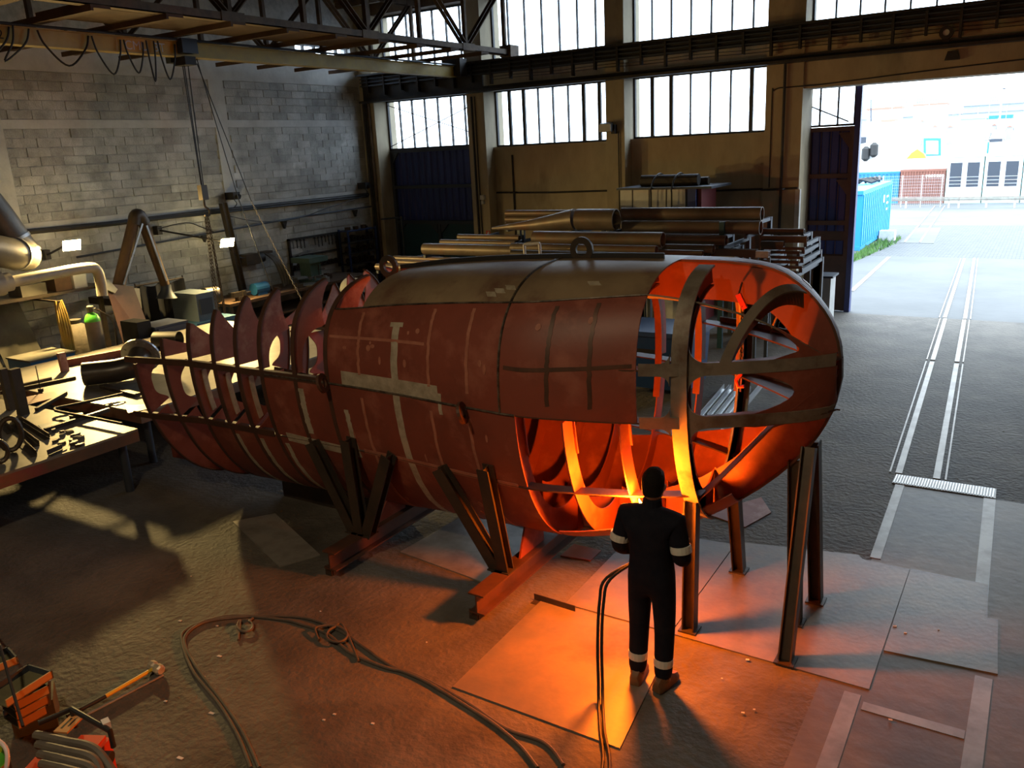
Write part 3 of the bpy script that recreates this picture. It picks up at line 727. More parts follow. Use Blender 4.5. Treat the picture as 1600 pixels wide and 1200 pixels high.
for (y0, y1) in ((10.72, 16.6), (16.75, 20.7)):
    trackrail(gx(-1.33,10.77,-2.23,31.1,y0), y0, gx(-1.33,10.77,-2.23,31.1,y1), y1, 1, 'flush steel rail of the boat track, side nearer the gate leaf, ' + ('deep inside the hall' if y0 < 12 else 'at the gate sill'))
    trackrail(gx(-0.68,10.71,-1.68,31.2,y0), y0, gx(-0.68,10.71,-1.68,31.2,y1), y1, -1, 'flush steel rail of the boat track, side away from the gate leaf, ' + ('deep inside' if y0 < 12 else 'at the sill'))
# ------------------------------------------------------------ welder
def skin_mesh(verts, edges, radii, root, lv=2):
    me = bpy.data.meshes.new('tmp'); me.from_pydata(verts, edges, [])
    o = bpy.data.objects.new('tmp', me); COL.objects.link(o)
    md = o.modifiers.new('skin', 'SKIN'); md.use_smooth_shade = True
    sv = me.skin_vertices[0].data
    for i, r in enumerate(radii):
        sv[i].radius = r if isinstance(r, tuple) else (r, r); sv[i].use_root = (i == root)
    sb = o.modifiers.new('sub', 'SUBSURF'); sb.levels = lv; sb.render_levels = lv
    dg = bpy.context.evaluated_depsgraph_get(); out = bpy.data.meshes.new_from_object(o.evaluated_get(dg))
    bpy.data.objects.remove(o); bpy.data.meshes.remove(me)
    return out
def mobj(name, me, mat, parent, extra=None):
    me.materials.clear(); me.materials.append(mat)
    for p in me.polygons: p.use_smooth = True; p.material_index = 0
    o = bpy.data.objects.new(name, me); COL.objects.link(o); o.parent = parent; return o
M['skin'] = pm('skin', (0.45,0.24,0.16), None, 3, 0.55); M['navy'] = pm('navy_overalls', (0.008,0.009,0.016), (0.013,0.013,0.02), 8, 0.85, 0, 0.25, 25)

for k_ in ('navy',): M[k_].node_tree.nodes['Principled BSDF'].inputs['Specular IOR Level'].default_value = 0.1
M['reflect'] = pm('reflective_band', (0.55,0.56,0.52), None, 3, 0.4); M['hair'] = pm('dark_hair', (0.010,0.008,0.007), None, 30, 0.7, 0, 0.6, 90)
M['boot'] = pm('brown_leather_boot', (0.16,0.075,0.03), (0.10,0.05,0.022), 9, 0.6)
M['hair'].node_tree.nodes['Principled BSDF'].inputs['Specular IOR Level'].default_value = 0.1
wk = thing('person', (-2.27, 5.36, 0.013), 'person in dark overalls with reflective bands, seen from behind, heating the hull with a torch', 'person')
wk.rotation_euler = (0, 0, 0)
HPL, HPR = (-0.16, 0.40, 1.06), (0.02, 0.42, 1.10)      # hands on the torch
bv = [(0,0,0.94),(0,0.0,1.10),(0,0.01,1.28),(0,0.0,1.42),(0,0.015,1.52),(0,0.03,1.60),
      (-0.19,-0.005,1.43),(-0.255,-0.02,1.14),(-0.21,0.20,1.05),HPL,
      (0.19,-0.005,1.43),(0.25,-0.02,1.14),(0.17,0.22,1.06),HPR,
      (-0.095,0,0.90),(-0.105,0.01,0.50),(-0.11,-0.03,0.10),(0.095,0,0.90),(0.10,0.01,0.50),(0.10,-0.03,0.10)]
be = [(0,1),(1,2),(2,3),(3,4),(4,5),(3,6),(6,7),(7,8),(8,9),(3,10),(10,11),(11,12),(12,13),(0,14),(14,15),(15,16),(0,17),(17,18),(18,19)]
br = [(0.15,0.11),(0.14,0.10),(0.16,0.11),(0.12,0.09),0.055,0.055,0.065,0.048,0.04,0.03,0.065,0.048,0.04,0.03,0.085,0.06,0.04,0.085,0.06,0.04]
body = skin_mesh(bv, be, br, 0)
# head, face and fingers joined into the body mesh
hd = MB()
hc = V((0.005, 0.035, 1.685))
rings = [(-0.115,0.045,0.055),(-0.10,0.06,0.075),(-0.07,0.07,0.088),(-0.02,0.077,0.098),(0.03,0.078,0.100),(0.07,0.068,0.088),(0.10,0.045,0.06),(0.113,0.015,0.02)]
n = 16; b0 = len(hd.v)
for (dz, rx, ry) in rings:
    for k in range(n):
        a = 2*PI*k/n; jaw = 0.012 if (dz < -0.06 and math.sin(a) > 0.3) else 0
        hd.v.append((hc.x+rx*math.cos(a), hc.y+ry*math.sin(a)+jaw, hc.z+dz))
for i in range(len(rings)-1):
    for k in range(n): hd.f.append((b0+i*n+k, b0+i*n+(k+1) % n, b0+(i+1)*n+(k+1) % n, b0+(i+1)*n+k))
hd.f.append(tuple(b0+k for k in reversed(range(n)))); hd.f.append(tuple(b0+(len(rings)-1)*n+k for k in range(n)))
hd.prism([(hc.x-0.012, hc.y+0.095, hc.z-0.03), (hc.x+0.012, hc.y+0.095, hc.z-0.03), (hc.x, hc.y+0.093, hc.z+0.015)], (0, 0.022, -0.008))
for s in (-1, 1): hd.lathe([(0.006,-0.012),(0.026,-0.006),(0.028,0.004),(0.012,0.010)], (hc.x+s*0.078, hc.y+0.005, hc.z-0.015), (s, -0.2, 0), 10)
hd.bar((hc.x-0.022, hc.y+0.098, hc.z-0.062), (hc.x+0.022, hc.y+0.098, hc.z-0.062), 0.008, 0.008)
for s in (-1, 1): hd.lathe([(0.004,-0.004),(0.012,0),(0.004,0.006)], (hc.x+s*0.03, hc.y+0.094, hc.z+0.012), (0, 1, 0), 8)
for (h, s) in ((HPL, 1), (HPR, -1)):
    h = V(h); hd.tube([h, h+V((0, 0.045, 0)), h+V((0.0, 0.085, -0.002))], [0.030, 0.038, 0.030], 10)
    for j, L in enumerate((0.030, 0.036, 0.034, 0.027)):
        p = h+V((s*(-0.028+j*0.019), 0.085, 0.006)); hd.tube([p, p+V((0, L, 0.004)), p+V((0, L+0.018, -0.020)), p+V((0, L-0.002, -0.040))], [0.0095, 0.009, 0.0085, 0.007], 7)
    p = h+V((s*0.03, 0.03, 0)); hd.tube([p, p+V((s*0.022, 0.035, -0.006)), p+V((s*0.012, 0.062, -0.024))], [0.011, 0.010, 0.008], 7)
me2 = bpy.data.meshes.new('t2'); me2.from_pydata(hd.v, [], hd.f)
import bmesh
bm = bmesh.new(); bm.from_mesh(body); bm.from_mesh(me2); bmesh.ops.recalc_face_normals(bm, faces=bm.faces); bm.to_mesh(body); bm.free(); bpy.data.meshes.remove(me2)
mobj('body', body, M['skin'], wk)
cv = [(0,0,0.93),(0,-0.002,1.08),(0,0.005,1.28),(0,-0.004,1.43),(0,0.012,1.535),
      (-0.20,-0.006,1.425),(-0.262,-0.03,1.14),(-0.225,0.16,1.06),(-0.185,0.35,1.062),
      (0.20,-0.006,1.425),(0.255,-0.03,1.14),(0.19,0.18,1.07),(0.04,0.37,1.098),
      (-0.098,0,0.86),(-0.108,0.01,0.50),(-0.112,-0.03,0.05),(0.098,0,0.86),(0.104,0.01,0.50),(0.104,-0.03,0.05)]
ce = [(0,1),(1,2),(2,3),(3,4),(3,5),(5,6),(6,7),(7,8),(3,9),(9,10),(10,11),(11,12),(0,13),(13,14),(14,15),(0,16),(16,17),(17,18)]
cr = [(0.185,0.145),(0.175,0.135),(0.20,0.145),(0.16,0.115),0.072,0.090,0.075,0.062,0.05,0.090,0.075,0.062,0.05,0.11,0.085,0.075,0.11,0.085,0.075]
ov = mobj('overalls', skin_mesh(cv, ce, cr, 0), M['navy'], wk)
def band(p, q, r, name='reflective_band', parent=wk):
    mb = MB(); off = wpos(wk); mb.tube([V(p)+off, (V(p)+V(q))/2+off, V(q)+off], [r, r*1.02, r], 16); return mb.build(name, M['reflect'], parent)
band((-0.252,-0.026,1.205), (-0.243,-0.022,1.26), 0.0775); band((0.246,-0.026,1.205), (0.238,-0.022,1.26), 0.0775)
band((-0.111,-0.02,0.20), (-0.110,-0.016,0.26), 0.076); band((0.104,-0.02,0.20), (0.104,-0.016,0.26), 0.076)
off = wpos(wk)
MB().tube([V((0.002,0.012,1.50))+off, V((0.002,0.016,1.575))+off], [0.078, 0.070], 16).build('collar', M['navy'], wk)
hr = MB(); b0 = 0
for (dz, rx, ry, cy) in ((-0.075,0.070,0.060,-0.032),(-0.04,0.082,0.078,-0.020),(0.0,0.087,0.092,-0.010),(0.045,0.088,0.106,0.0),(0.085,0.074,0.094,0.002),(0.118,0.045,0.06,0.0),(0.130,0.012,0.015,0.0)):
    for k in range(n):
        a = 2*PI*k/n; y = ry*math.sin(a); 
        if dz < 0.05 and y > 0.02: y = 0.02
        hr.v.append((off.x+hc.x+rx*math.cos(a), off.y+hc.y+cy+y, off.z+hc.z+dz))
for i in range(6):
    for k in range(n): hr.f.append((i*n+k, i*n+(k+1) % n, (i+1)*n+(k+1) % n, (i+1)*n+k))
hr.f.append(tuple(reversed(range(n)))); hr.f.append(tuple(6*n+k for k in range(n)))
hr.build('hair', M['hair'], wk, True)
for s, x, rot in ((-1, -0.112, -0.12), (1, 0.106, 0.22)):
    c = V((x, -0.01, 0))+off; d = V((math.sin(rot), math.cos(rot), 0)); sd_ = V((d.y, -d.x, 0)); mb = MB()
    rows = [(-0.11,0.035,0.07),(-0.09,0.046,0.10),(-0.02,0.05,0.15),(0.03,0.047,0.11),(0.10,0.05,0.075),(0.15,0.042,0.06),(0.175,0.02,0.04)]
    for (u, w_, h_) in rows:
        p = c+d*u
        for (i, j) in ((-1,0.0),(1,0.0),(1,0.55),(0.55,1.0),(-0.55,1.0),(-1,0.55)): mb.v.append(tuple(p+sd_*(i*w_)+V((0,0,0.0+j*h_))))
    for i in range(len(rows)-1):
        for k in range(6): mb.f.append((i*6+k, i*6+(k+1) % 6, (i+1)*6+(k+1) % 6, (i+1)*6+k))
    mb.f.append(tuple(reversed(range(6)))); mb.f.append(tuple((len(rows)-1)*6+k for k in range(6)))
    bt = mb.build('boot', M['boot'], wk, True)
    MB().tube([V((x, -0.028, 0.07))+off, V((x, -0.028, 0.15))+off], [0.058, 0.060], 14).build('boot_shaft', M['boot'], wk, True)
# torch with hoses and flame
tr = thing('heating_torch', (-2.43, 5.78, 1.05), 'gas heating torch held by the welder, flame against the hull plate', 'torch')
hl = V(HPL)+off+V((0,0.1,-0.015)); hrp = V(HPR)+off+V((0,0.1,-0.015))
tip = V((-2.62, 6.02, 1.13))
MB().tube([hrp+V((0.10,-0.06,-0.02)), hrp, hl, hl*0.4+tip*0.6, tip], [0.014,0.016,0.012,0.010,0.012], 10).build('lance', M['steel'], tr, True)
MB().tube([tip+V((0.02,-0.03,-0.01)), tip], [0.02, 0.024], 12).build('nozzle', M['dkbar'], tr, True)
fl = emis('torch_flame', (1.0, 0.45, 0.10), 60)
MB().lathe([(0.010,0.0),(0.022,0.03),(0.018,0.08),(0.008,0.13),(0.002,0.16)], tip, (-0.45, 0.55, 0.35), 12).build('flame', fl, tr, True)
def flame_light(p, e, r, c):
    l = bpy.data.lights.new('flame_light', 'POINT'); l.energy = e; l.color = c; l.shadow_soft_size = r
    o = bpy.data.objects.new('flame_light', l); COL.objects.link(o); o.location = p; return o
flame_light((-2.70, 5.93, 1.25), 330, 0.10, (1.0, 0.165, 0.006))
for k, dx in enumerate((0.0, -0.035)):
    P = [hrp+V((0.10,-0.06,-0.02)), V((-2.42,5.55,0.98)), V((-2.60+dx,5.32,0.86)), V((-2.615+dx,5.22,0.70)), V((-2.58+dx,5.1,0.40)), V((-2.53+dx,5.0,0.14)), V((-2.46+dx,4.86,0.030)), V((-2.33+dx,4.62,0.026)), V((-2.16+dx*1.5,4.35,0.013)), V((-2.0+dx*2,3.9,0.013)), V((-1.9,3.2,0.013))]
    Q = []
    for i in range(len(P)-1):
        p0, p1, p2, p3 = P[max(i-1,0)], P[i], P[i+1], P[min(i+2, len(P)-1)]
        for u in (0, 0.2, 0.4, 0.6, 0.8): Q.append(0.5*((2*p1)+(p2-p0)*u+(2*p0-5*p1+4*p2-p3)*u*u+(3*p1-p0-3*p2+p3)*u**3))
    Q.append(P[-1])
    MB().tube(Q, 0.0125, 8).build('gas_hose', M['black'], tr, True)
def spline(P, m=6):
    P = [V(p) for p in P]; Q = []
    for i in range(len(P)-1):
        p0, p1, p2, p3 = P[max(i-1,0)], P[i], P[i+1], P[min(i+2, len(P)-1)]
        for k in range(m):
            u = k/m; Q.append(0.5*((2*p1)+(p2-p0)*u+(2*p0-5*p1+4*p2-p3)*u*u+(3*p1-p0-3*p2+p3)*u**3))
    Q.append(P[-1]); return Q
# welding hoses lying on the floor
M['hose'] = pm('grey_brown_hose', (0.10,0.082,0.065), (0.07,0.058,0.048), 6, 0.6)
pa = [(405,1200),(380,1145),(350,1100),(312,1050),(290,1012),(292,990),(320,972),(365,965),(420,962),(480,966),(530,985),(560,1005),(610,1040),(660,1062),(720,1098),(770,1130),(812,1165),(840,1200)]
pb = [(392,1200),(372,1150),(342,1100),(302,1050),(285,1005),(290,985),(330,968),(375,962),(440,968),(470,975),(510,990),(548,1020),(600,1042),(650,1055),(725,1095),(790,1138),(850,1160),(880,1195)]
for i, (pts, lb) in enumerate(((pa, 'grey welding hose curving across the floor, looping over its twin'), (pb, 'twin grey welding hose beside the looped one on the floor'))):
    o = MB().tube(spline([V(onz(x, y, 0.016)) for (x, y) in pts]), 0.015, 8).build('floor_hose', M['hose'], None, True); tag(o, lb, 'hose', 'hoses on the floor')
lp = [V(onz(520+22*math.cos(a)+4*a, 990+13*math.sin(a), 0.045)) for a in lin(-2.5, 4.6, 14)]
o = MB().tube(spline([V(onz(560,1032,0.02))]+lp[::-1]+[V(onz(498,1000,0.02))]), 0.012, 8).build('floor_hose', M['hose'], None, True); tag(o, 'small loop of thinner hose lying over the floor hoses', 'hose', 'hoses on the floor')
lp = [V(onz(383+12*math.cos(a), 978+9*math.sin(a), 0.03)) for a in lin(-1.0, 4.0, 10)]
o = MB().tube(spline([V(onz(395,966,0.02))]+lp+[V(onz(372,1000,0.014))]), 0.012, 8).build('floor_hose', M['hose'], None, True); tag(o, 'tiny hook-shaped hose end on the floor near the bend', 'hose', 'hoses on the floor')
# ------------------------------------------------------------ crane runway along the back wall
rw = thing('crane_runway', (-5, 19.9, 5.68), 'dark steel crane runway beam running along the back wall above the windows', 'crane beam')
XA, XB = -17.6, 7.9
MB().bx(XA, XB, 19.72, 19.99, 5.68, 5.74).bx(XA, XB, 19.94, 19.99, 5.74, 5.84).build('lower_flange', M['dark'], rw)
MB().bx(XA, XB, 19.9, 19.95, 6.12, 6.46).build('web', M['dark'], rw)
MB().bx(XA, XB, 19.66, 19.99, 6.42, 6.47).build('top_flange', M['dark'], rw)
for z in (6.14, 6.24, 6.34): MB().bx(XA, XB, 19.82, 19.9, z, z+0.03).build('conductor_bar', M['gframe'], rw)
MB().bx(-17.6, -13.3, 19.93, 19.985, 5.74, 6.14).build('web', M['dark'], rw)
k = 0; x = XA+0.3
while x < XB:
    MB().bx(x-0.025, x+0.025, 19.8, 19.92, 5.86 if k % 2 else 5.95, 6.42).build('bracket', M['dark'], rw); x += 0.62; k += 1
for z in (5.98, 6.05): MB().tube(spline([(x_, 19.95, z+0.012*math.sin(i*1.7)) for i, x_ in enumerate(lin(-13, XB, 30))], 3), 0.008, 5).build('wire', M['dark'], rw)
MB().tube(spline([(x_, 19.70, 6.43+0.02*math.sin(i*2.1)) for i, x_ in enumerate(lin(-9, XB, 26))], 3), 0.012, 5).build('wire', M['gframe'], rw)
lt = thing('bulkhead_lamp', (-2.05, 19.9, 5.84), 'round black bulkhead lamp on the beam above the gate', 'lamp')
MB().pipe((-2.05, 19.84, 5.97), (-2.05, 19.92, 5.97), 0.13, 0.06, 18).build('ring', M['dark'], lt); MB().cyl((-2.05, 19.86, 5.97), (-2.05, 19.92, 5.97), 0.06).build('lens', M['wconc'], lt)
MB().bx(-2.12, -1.98, 19.90, 19.935, 5.74, 5.93).build('bracket', M['dark'], lt)
o = MB().prism([(-2.05, 20.04, 5.45), (-1.78, 20.04, 5.45), (-1.83, 20.04, 5.62), (-2.0, 20.04, 5.62)], (0, -0.12, 0)).build('flood_lamp', M['dark']); tag(o, 'small dark flood lamp fixed to the lintel over the gate', 'lamp')
# pipes and conduits on pillars
def conduit(name, pts, r, label, mat='dark'):
    o = MB().tube(pts, r, 8).build(name, M[mat], None, True); return tag(o, label, 'conduit', 'conduits on the back wall')
conduit('conduit', [(-5.22, 19.94, 0.1), (-5.22, 19.94, 5.68)], 0.032, 'thick black vertical conduit on the pillar beside the gate')
conduit('conduit', spline([(-5.5, 19.986, 3.0), (-5.5, 19.986, 5.0), (-5.47, 19.986, 5.13), (-5.35, 19.986, 5.18), (-5.2, 19.986, 5.18), (-5.05, 19.986, 5.18), (-4.9, 19.986, 5.18), (-4.7, 19.986, 5.18), (-4.3, 20.03, 5.19), (-2.0, 20.034, 5.30), (1.5, 20.034, 5.42)], 5), 0.013, 'thin bent conduit rising on the gate pillar and along the lintel')
conduit('conduit', [(-5.72, 20.33, 0.1), (-5.72, 20.33, 5.6)], 0.02, 'thin conduit in the corner between sill wall and gate pillar')
conduit('conduit', [(-13.33, 20.394, 2.98), (-12.9, 20.394, 2.98), (-12.83, 20.325, 2.98), (-12.67, 20.325, 2.98), (-12.6, 20.394, 2.97), (-11.5, 20.394, 2.96), (-9.67, 20.394, 2.98)], 0.024, 'horizontal cable run on the sill wall beneath the first window')
conduit('conduit', [(-9.1, 20.394, 2.95), (-7.3, 20.394, 2.92), (-5.68, 20.394, 2.95), (-5.68, 19.974, 2.95), (-5.32, 19.974, 2.96), (-5.27, 19.88, 2.96), (-5.17, 19.88, 2.96), (-5.12, 19.974, 2.97), (-4.85, 19.974, 2.98)], 0.024, 'horizontal cable run on the sill wall beneath the second window')
conduit('conduit', [(-13.72, 19.96, 0.1), (-13.72, 19.96, 5.6)], 0.03, 'dark vertical conduit on the pillar beside the closed blue gate')
conduit('conduit', [(-13.62, 19.97, 0.1), (-13.62, 19.97, 5.6)], 0.015, 'thin dark vertical cable on the pillar beside the blue gate')
conduit('conduit', [(-12.75, 20.392, 1.2), (-12.75, 20.392, 4.0)], 0.028, 'vertical pipe on the beige sill wall near the blue gate')
conduit('conduit', [(-9.3, 19.96, 1.2), (-9.3, 19.96, 4.45)], 0.016, 'thin cable dropping from the floodlight on the middle pillar')
for i in range(3):
    conduit('conduit', [(-17.62+i*0.09, 19.94, 0.0), (-17.62+i*0.09, 19.94, 5.675)], (0.05, 0.035, 0.04)[i], ('thick dark riser', 'slim dark riser', 'brownish riser')[i]+' in the corner of the block wall and blue gate', ('dark', 'dark', 'rust')[i])
conduit('conduit', spline([(-17.3, 19.9, 2.28), (-16.7, 19.9, 2.32), (-16.55, 19.9, 2.3), (-16.5, 19.9, 2.15), (-16.5, 19.9, 0.0)], 5), 0.025, 'grey pipe bent down in front of the blue gate', 'gframe')
fb = thing('junction_box', (-13.5, 19.95, 2.72), 'small grey junction box on the pillar beside the blue gate', 'electrical box')
MB().bx(-13.58, -13.46, 19.9, 20.0, 2.82, 2.95).build('box', M['wconc'], fb); MB().bx(-13.57, -13.49, 19.92, 20.0, 2.70, 2.79).build('socket', M['wconc'], fb)
sg = thing('fire_sign', (-13.43, 19.98, 1.75), 'small red fire extinguisher sign on the pillar by the blue gate', 'sign')
MB().bx(-13.5, -13.36, 19.985, 20.0, 1.75, 1.95).build('board', pm('sign_red', (0.5,0.03,0.02), None, 3, 0.5), sg)
MB().bx(-13.45, -13.41, 19.98, 19.985, 1.78, 1.90).bx(-13.43, -13.39, 19.98, 19.985, 1.88, 1.92).build('pictogram', M['white'], sg)
fl_ = thing('floodlight', (-9.4, 19.9, 4.42), 'grey floodlight on a bracket on the middle pillar between the windows', 'floodlight')
MB().prism([(-9.72, 19.72, 4.45), (-9.38, 19.72, 4.45), (-9.42, 19.92, 4.48), (-9.68, 19.92, 4.48)], (0, 0, 0.2)).build('housing', M['dark'], fl_); MB().bx(-9.71, -9.39, 19.70, 19.72, 4.46, 4.64).build('glass', M['wconc'], fl_)
MB().bx(-9.45, -9.35, 19.85, 20.0, 4.4, 4.62).build('bracket', M['dark'], fl_)
ch_ = thing('post_guard', (-4.78, 20.0, 0), 'pale steel angle guarding the edge of the gate pillar', 'guard')
MB().angle((-4.80, 19.99, 0.0), (-4.80, 19.99, 2.95), 0.10, 0.01, (0, 1, 0)).build('angle', M['wconc'], ch_)
# ------------------------------------------------------------ overhead crane: yellow girder
XG = -13.9
cr = thing('overhead_crane', (XG, 10, 6.1), 'yellow overhead crane girder with festoon cable loops and hoist', 'crane')
MB().hbeam((XG, -5.0, 6.23), (XG, 19.45, 6.23), 0.27, 0.22, 0.018).build('girder', M['yellow'], cr)
MB().bx(XG+0.012, XG+0.075, -5.0, 19.4, 6.118, 6.345).build('girder_side', M['yellow'], cr)
yp0, yp1 = onx(185, 70, XG+0.08)[1], onx(270, 75, XG+0.08)[1]
MB().bx(XG+0.075, XG+0.079, yp0, yp1, 6.12, 6.345).build('marking_patch', M['orange'], cr)
text_mesh('marking', 'CMU  3T', 0.21, M['white'], (XG+0.081, yp0+0.12, 6.155), (0, 1, 0), (0, 0, 1), cr)
text_mesh('marking', '02', 0.19, M['black'], (XG+0.081, onx(-14, 57, XG+0.08)[1], 6.165), (0, 1, 0), (0, 0, 1), cr)
MB().tube([(XG+0.15, -5, 6.385), (XG+0.15, 19.62, 6.385)], 0.022, 8).build('festoon_rail', M['gframe'], cr)
for y in lin(-4.5, 19, 18): MB().bx(XG+0.02, XG+0.16, y-0.02, y+0.02, 6.36, 6.40).build('rail_hanger', M['dark'], cr)
for (a, lo, b) in (((20,40),(8,96),(45,45)), ((58,47),(108,103),(138,56)), ((143,56),(178,116),(188,62)), ((193,62),(217,114),(223,66)), ((228,63),(243,127),(240,64)), ((246,64),(266,124),(273,69)), ((-40,36),(-20,92),(14,42))):
    P = [V(onx(px, py, XG+0.14)) for px, py in (a, lo, b)]
    Q = spline([P[0], P[0]*0.55+V((P[0].x, (P[0].y+P[1].y)/2, P[1].z))*0.45, P[1], P[2]*0.55+V((P[2].x, (P[2].y+P[1].y)/2, P[1].z))*0.45, P[2]], 6)
    MB().tube(Q, 0.016, 6).build('festoon_cable', M['black'], cr, True)
yh = 10.85
MB().bx(XG+0.08, XG+0.24, yh-0.17, yh+0.17, 6.15, 6.405).bx(XG-0.25, XG-0.1, yh-0.2, yh+0.2, 6.0, 6.3).build('hoist_trolley', M['gframe'], cr)
MB().bx(XG-0.15, XG+0.2, yh-0.12, yh+0.12, 5.95, 6.1).build('hoist_drum_housing', M['dark'], cr)
MB().bx(XG-0.3, XG+0.3, 19.35, 19.665, 6.1, 6.55).build('end_carriage', M['dark'], cr)
for dx, dy in ((-0.05, 0), (0.03, 0.06), (0.05, -0.04)):
    MB().tube([(XG+dx, yh+dy, 6.0), (XG+dx*0.4, yh+dy*0.4, 3.75)], 0.011, 5).build('hoist_rope', M['black'], cr)
hb = MB().bx(XG-0.06, XG+0.06, yh-0.07, yh+0.07, 3.5, 3.78).build('hook_block', M['dkbar'], cr)
MB().tube(spline([(XG, yh, 3.52), (XG, yh, 3.38), (XG, yh+0.09, 3.30), (XG, yh+0.07, 3.20), (XG, yh-0.04, 3.20)], 5), 0.022, 7).build('hook', M['dkbar'], hb)
def chain(p, q, step=0.055, r=0.008, w=0.02):
    p = V(p); q = V(q); n = max(2, int((q-p).length/step)); mb = MB(); d, s, t = frame(q-p)
    for k in range(n):
        c = p+(q-p)*((k+0.5)/n); a = s if k % 2 else t
        mb.tube([c+d*(step*0.62*math.sin(u))+a*(w*math.cos(u)) for u in lin(0, 2*PI*7/8, 7)], r, 4, closed=True)
    return mb
for k, (dx, dy) in enumerate(((-0.06, -0.05), (0.05, 0.06), (0.0, 0.12), (-0.1, 0.05))):
    chain((XG+dx*0.3, yh+dy*0.3, 3.2), (XG+dx, yh+dy, 1.25), 0.07).build('sling_chain', M['dkbar'], cr)
tc_ = MB().tube([(-13.9, 11.15, 6.1), (-13.75, 11.55, 3.5), (-13.4, 12.0, 1.05)], 0.010, 5).build('pendant_cable', M['black'], cr)
cc = thing('hand_chain', (-13.6, 11.9, 1.1), 'long bright hand chain hanging from the crane beside the wall lamp', 'chain')
MB().tube([(-13.85, 11.1, 6.0), (-13.6, 11.75, 3.4)], 0.010, 5).build('wire_run', M['black'], cc); chain((-13.6, 11.75, 3.4), (-13.2, 12.5, 1.1), 0.06, 0.006, 0.016).build('chain_run', M['worn'], cc)
# ------------------------------------------------------------ lattice girders and planks above the crane
def lattice(x, y0, y1, zb, zt, label, n):
    t = thing('lattice_girder', (x, (y0+y1)/2, zb), label, 'girder', 'riveted lattice girders under the roof')
    for (z, s) in ((zb, 1), (zt, -1)):
        MB().bx(x-0.10, x+0.10, y0, y1, z, z+0.02*s).bx(x+0.085, x+0.10, y0, y1, min(z, z+0.14*s), max(z, z+0.14*s)).bx(x-0.10, x-0.085, y0, y1, min(z, z+0.14*s), max(z, z+0.14*s)).build('chord', M['rust'], t)
    d = (y1-y0)/n
    for k in range(n+1):
        y = y0+k*d
        MB().bx(x-0.05, x+0.05, y-0.04, y+0.04, zb+0.02, zt-0.02).build('upright', M['rust'], t)
        if k < n:
            a, b = ((y, zb+0.08), (y+d, zt-0.08)) if k % 2 == 0 else ((y, zt-0.08), (y+d, zb+0.08))
            MB().bar((x+0.06, a[0], a[1]), (x+0.06, b[0], b[1]), 0.02, 0.10, (1, 0, 0)).bar((x-0.06, a[0], a[1]), (x-0.06, b[0], b[1]), 0.02, 0.10, (1, 0, 0)).build('diagonal', M['rust'], t)
        if k % 2 == 0:
            MB().bx(x+0.10, x+0.112, y-0.25, y+0.25, zb, zb+0.16).build('gusset', M['rust'], t)
        else:
            MB().bx(x+0.10, x+0.112, y-0.25, y+0.25, zt-0.16, zt).build('gusset', M['rust'], t)
    if y1 > 19.7: MB().bx(x-0.12, x+0.12, y1-0.25, y1, 6.465, zb).build('bearing', M['rust'], t)
    return t
lattice(-12.3, 0.0, 19.56, 6.50, 8.27, 'rust-brown riveted lattice girder nearest above the yellow crane girder', 11)
lattice(-15.6, 0.0, 19.95, 6.50, 8.27, 'rust-brown riveted lattice girder close to the block wall', 11)
e_ = MB().bx(-12.45, -12.12, 19.55, 19.96, 6.465, 6.75).build('bearing_block', M['rust']); tag(e_, 'rusty bearing block at the wall end of the lattice girder', 'bearing')
for k in range(11):
    y = 5.6+k*1.28
    o = MB().bx(-17.3, -12.15, y-0.16, y+0.16, 6.455, 6.502).bx(-17.3, -12.15, y-0.16, y-0.12, 6.412, 6.455).build('walkway_plank', M['board']); tag(o, 'brown plank laid across under the lattice girders above the crane', 'plank', 'planks above the crane')
for k in range(3):
    y = onx(300+k*35, 14, -13.2)[1]
    o = MB().bx(-13.4, -13.0, y-0.22, y+0.22, 6.55, 6.75).bx(-13.38, -13.02, y-0.2, y+0.2, 6.75, 6.78).build('storage_crate', pm('crate_blue_%d' % k, (0.03,0.12,0.28), None, 3, 0.5)); tag(o, 'blue crate kept on the planks above the crane', 'crate', 'blue crates above the crane')
o = MB().bx(-13.6, -12.41, 8.0, 14.5, 6.50, 6.552).build('walkway', M['board']); tag(o, 'dark board walkway carrying blue crates above the crane', 'walkway')
for k in range(7):
    y = -4+k*3.9
    if y > 3: S('ceiling_beam', MB().bx(-18, 8, y-0.06, y+0.06, 8.26, 8.42), M['rust'])
# ------------------------------------------------------------ pipe rack behind the hull
rack = thing('pipe_rack', (-8, 17.4, 0), 'grey steel cantilever rack holding the pipes behind the hull', 'rack')
pd = lambda Y, px: 1300.0/math.hypot(Y, 0.42*Y)*1.0
LOAD = []; NEED = []
def rpipe(xl, xr, yl, yr, dia, Y, label, mat='pipe', hollow=True, supports=True):
    a, b = ony(xl, yl, Y), ony(xr, yr, Y); z = (a[2]+b[2])/2
    dist = abs(np.dot(np.array([ (a[0]+b[0])/2, Y, z])-CAMP, _f)); r = dia/2*dist/FPX
    o = MB().pipe((a[0], Y, z), (b[0], Y, z), r, r*0.9, 22).build('steel_pipe', M[mat], None, True); tag(o, label, 'pipe', 'pipes on the rack')
    LOAD.append((a[0], b[0], Y, z, r, r))
    if supports: NEED.append((a[0], b[0], Y, z, r, r))
    return a, b, z, r
rpipe(972, 1191, 333, 336, 21, 16.9, 'long large brown pipe lying topmost on the rack')
rpipe(975, 1189, 353, 357, 21, 16.55, 'long large pipe just under the topmost pipe')
rpipe(903, 963, 343, 343, 33, 16.3, 'short wide pipe piece next to the wedge-cut pipe', supports=True)
a = ony(770, 370, 16.35); b = ony(900, 343, 16.35)
rr = 17*np.dot(np.array([b[0], 16.35, b[2]])-CAMP, _f)/FPX
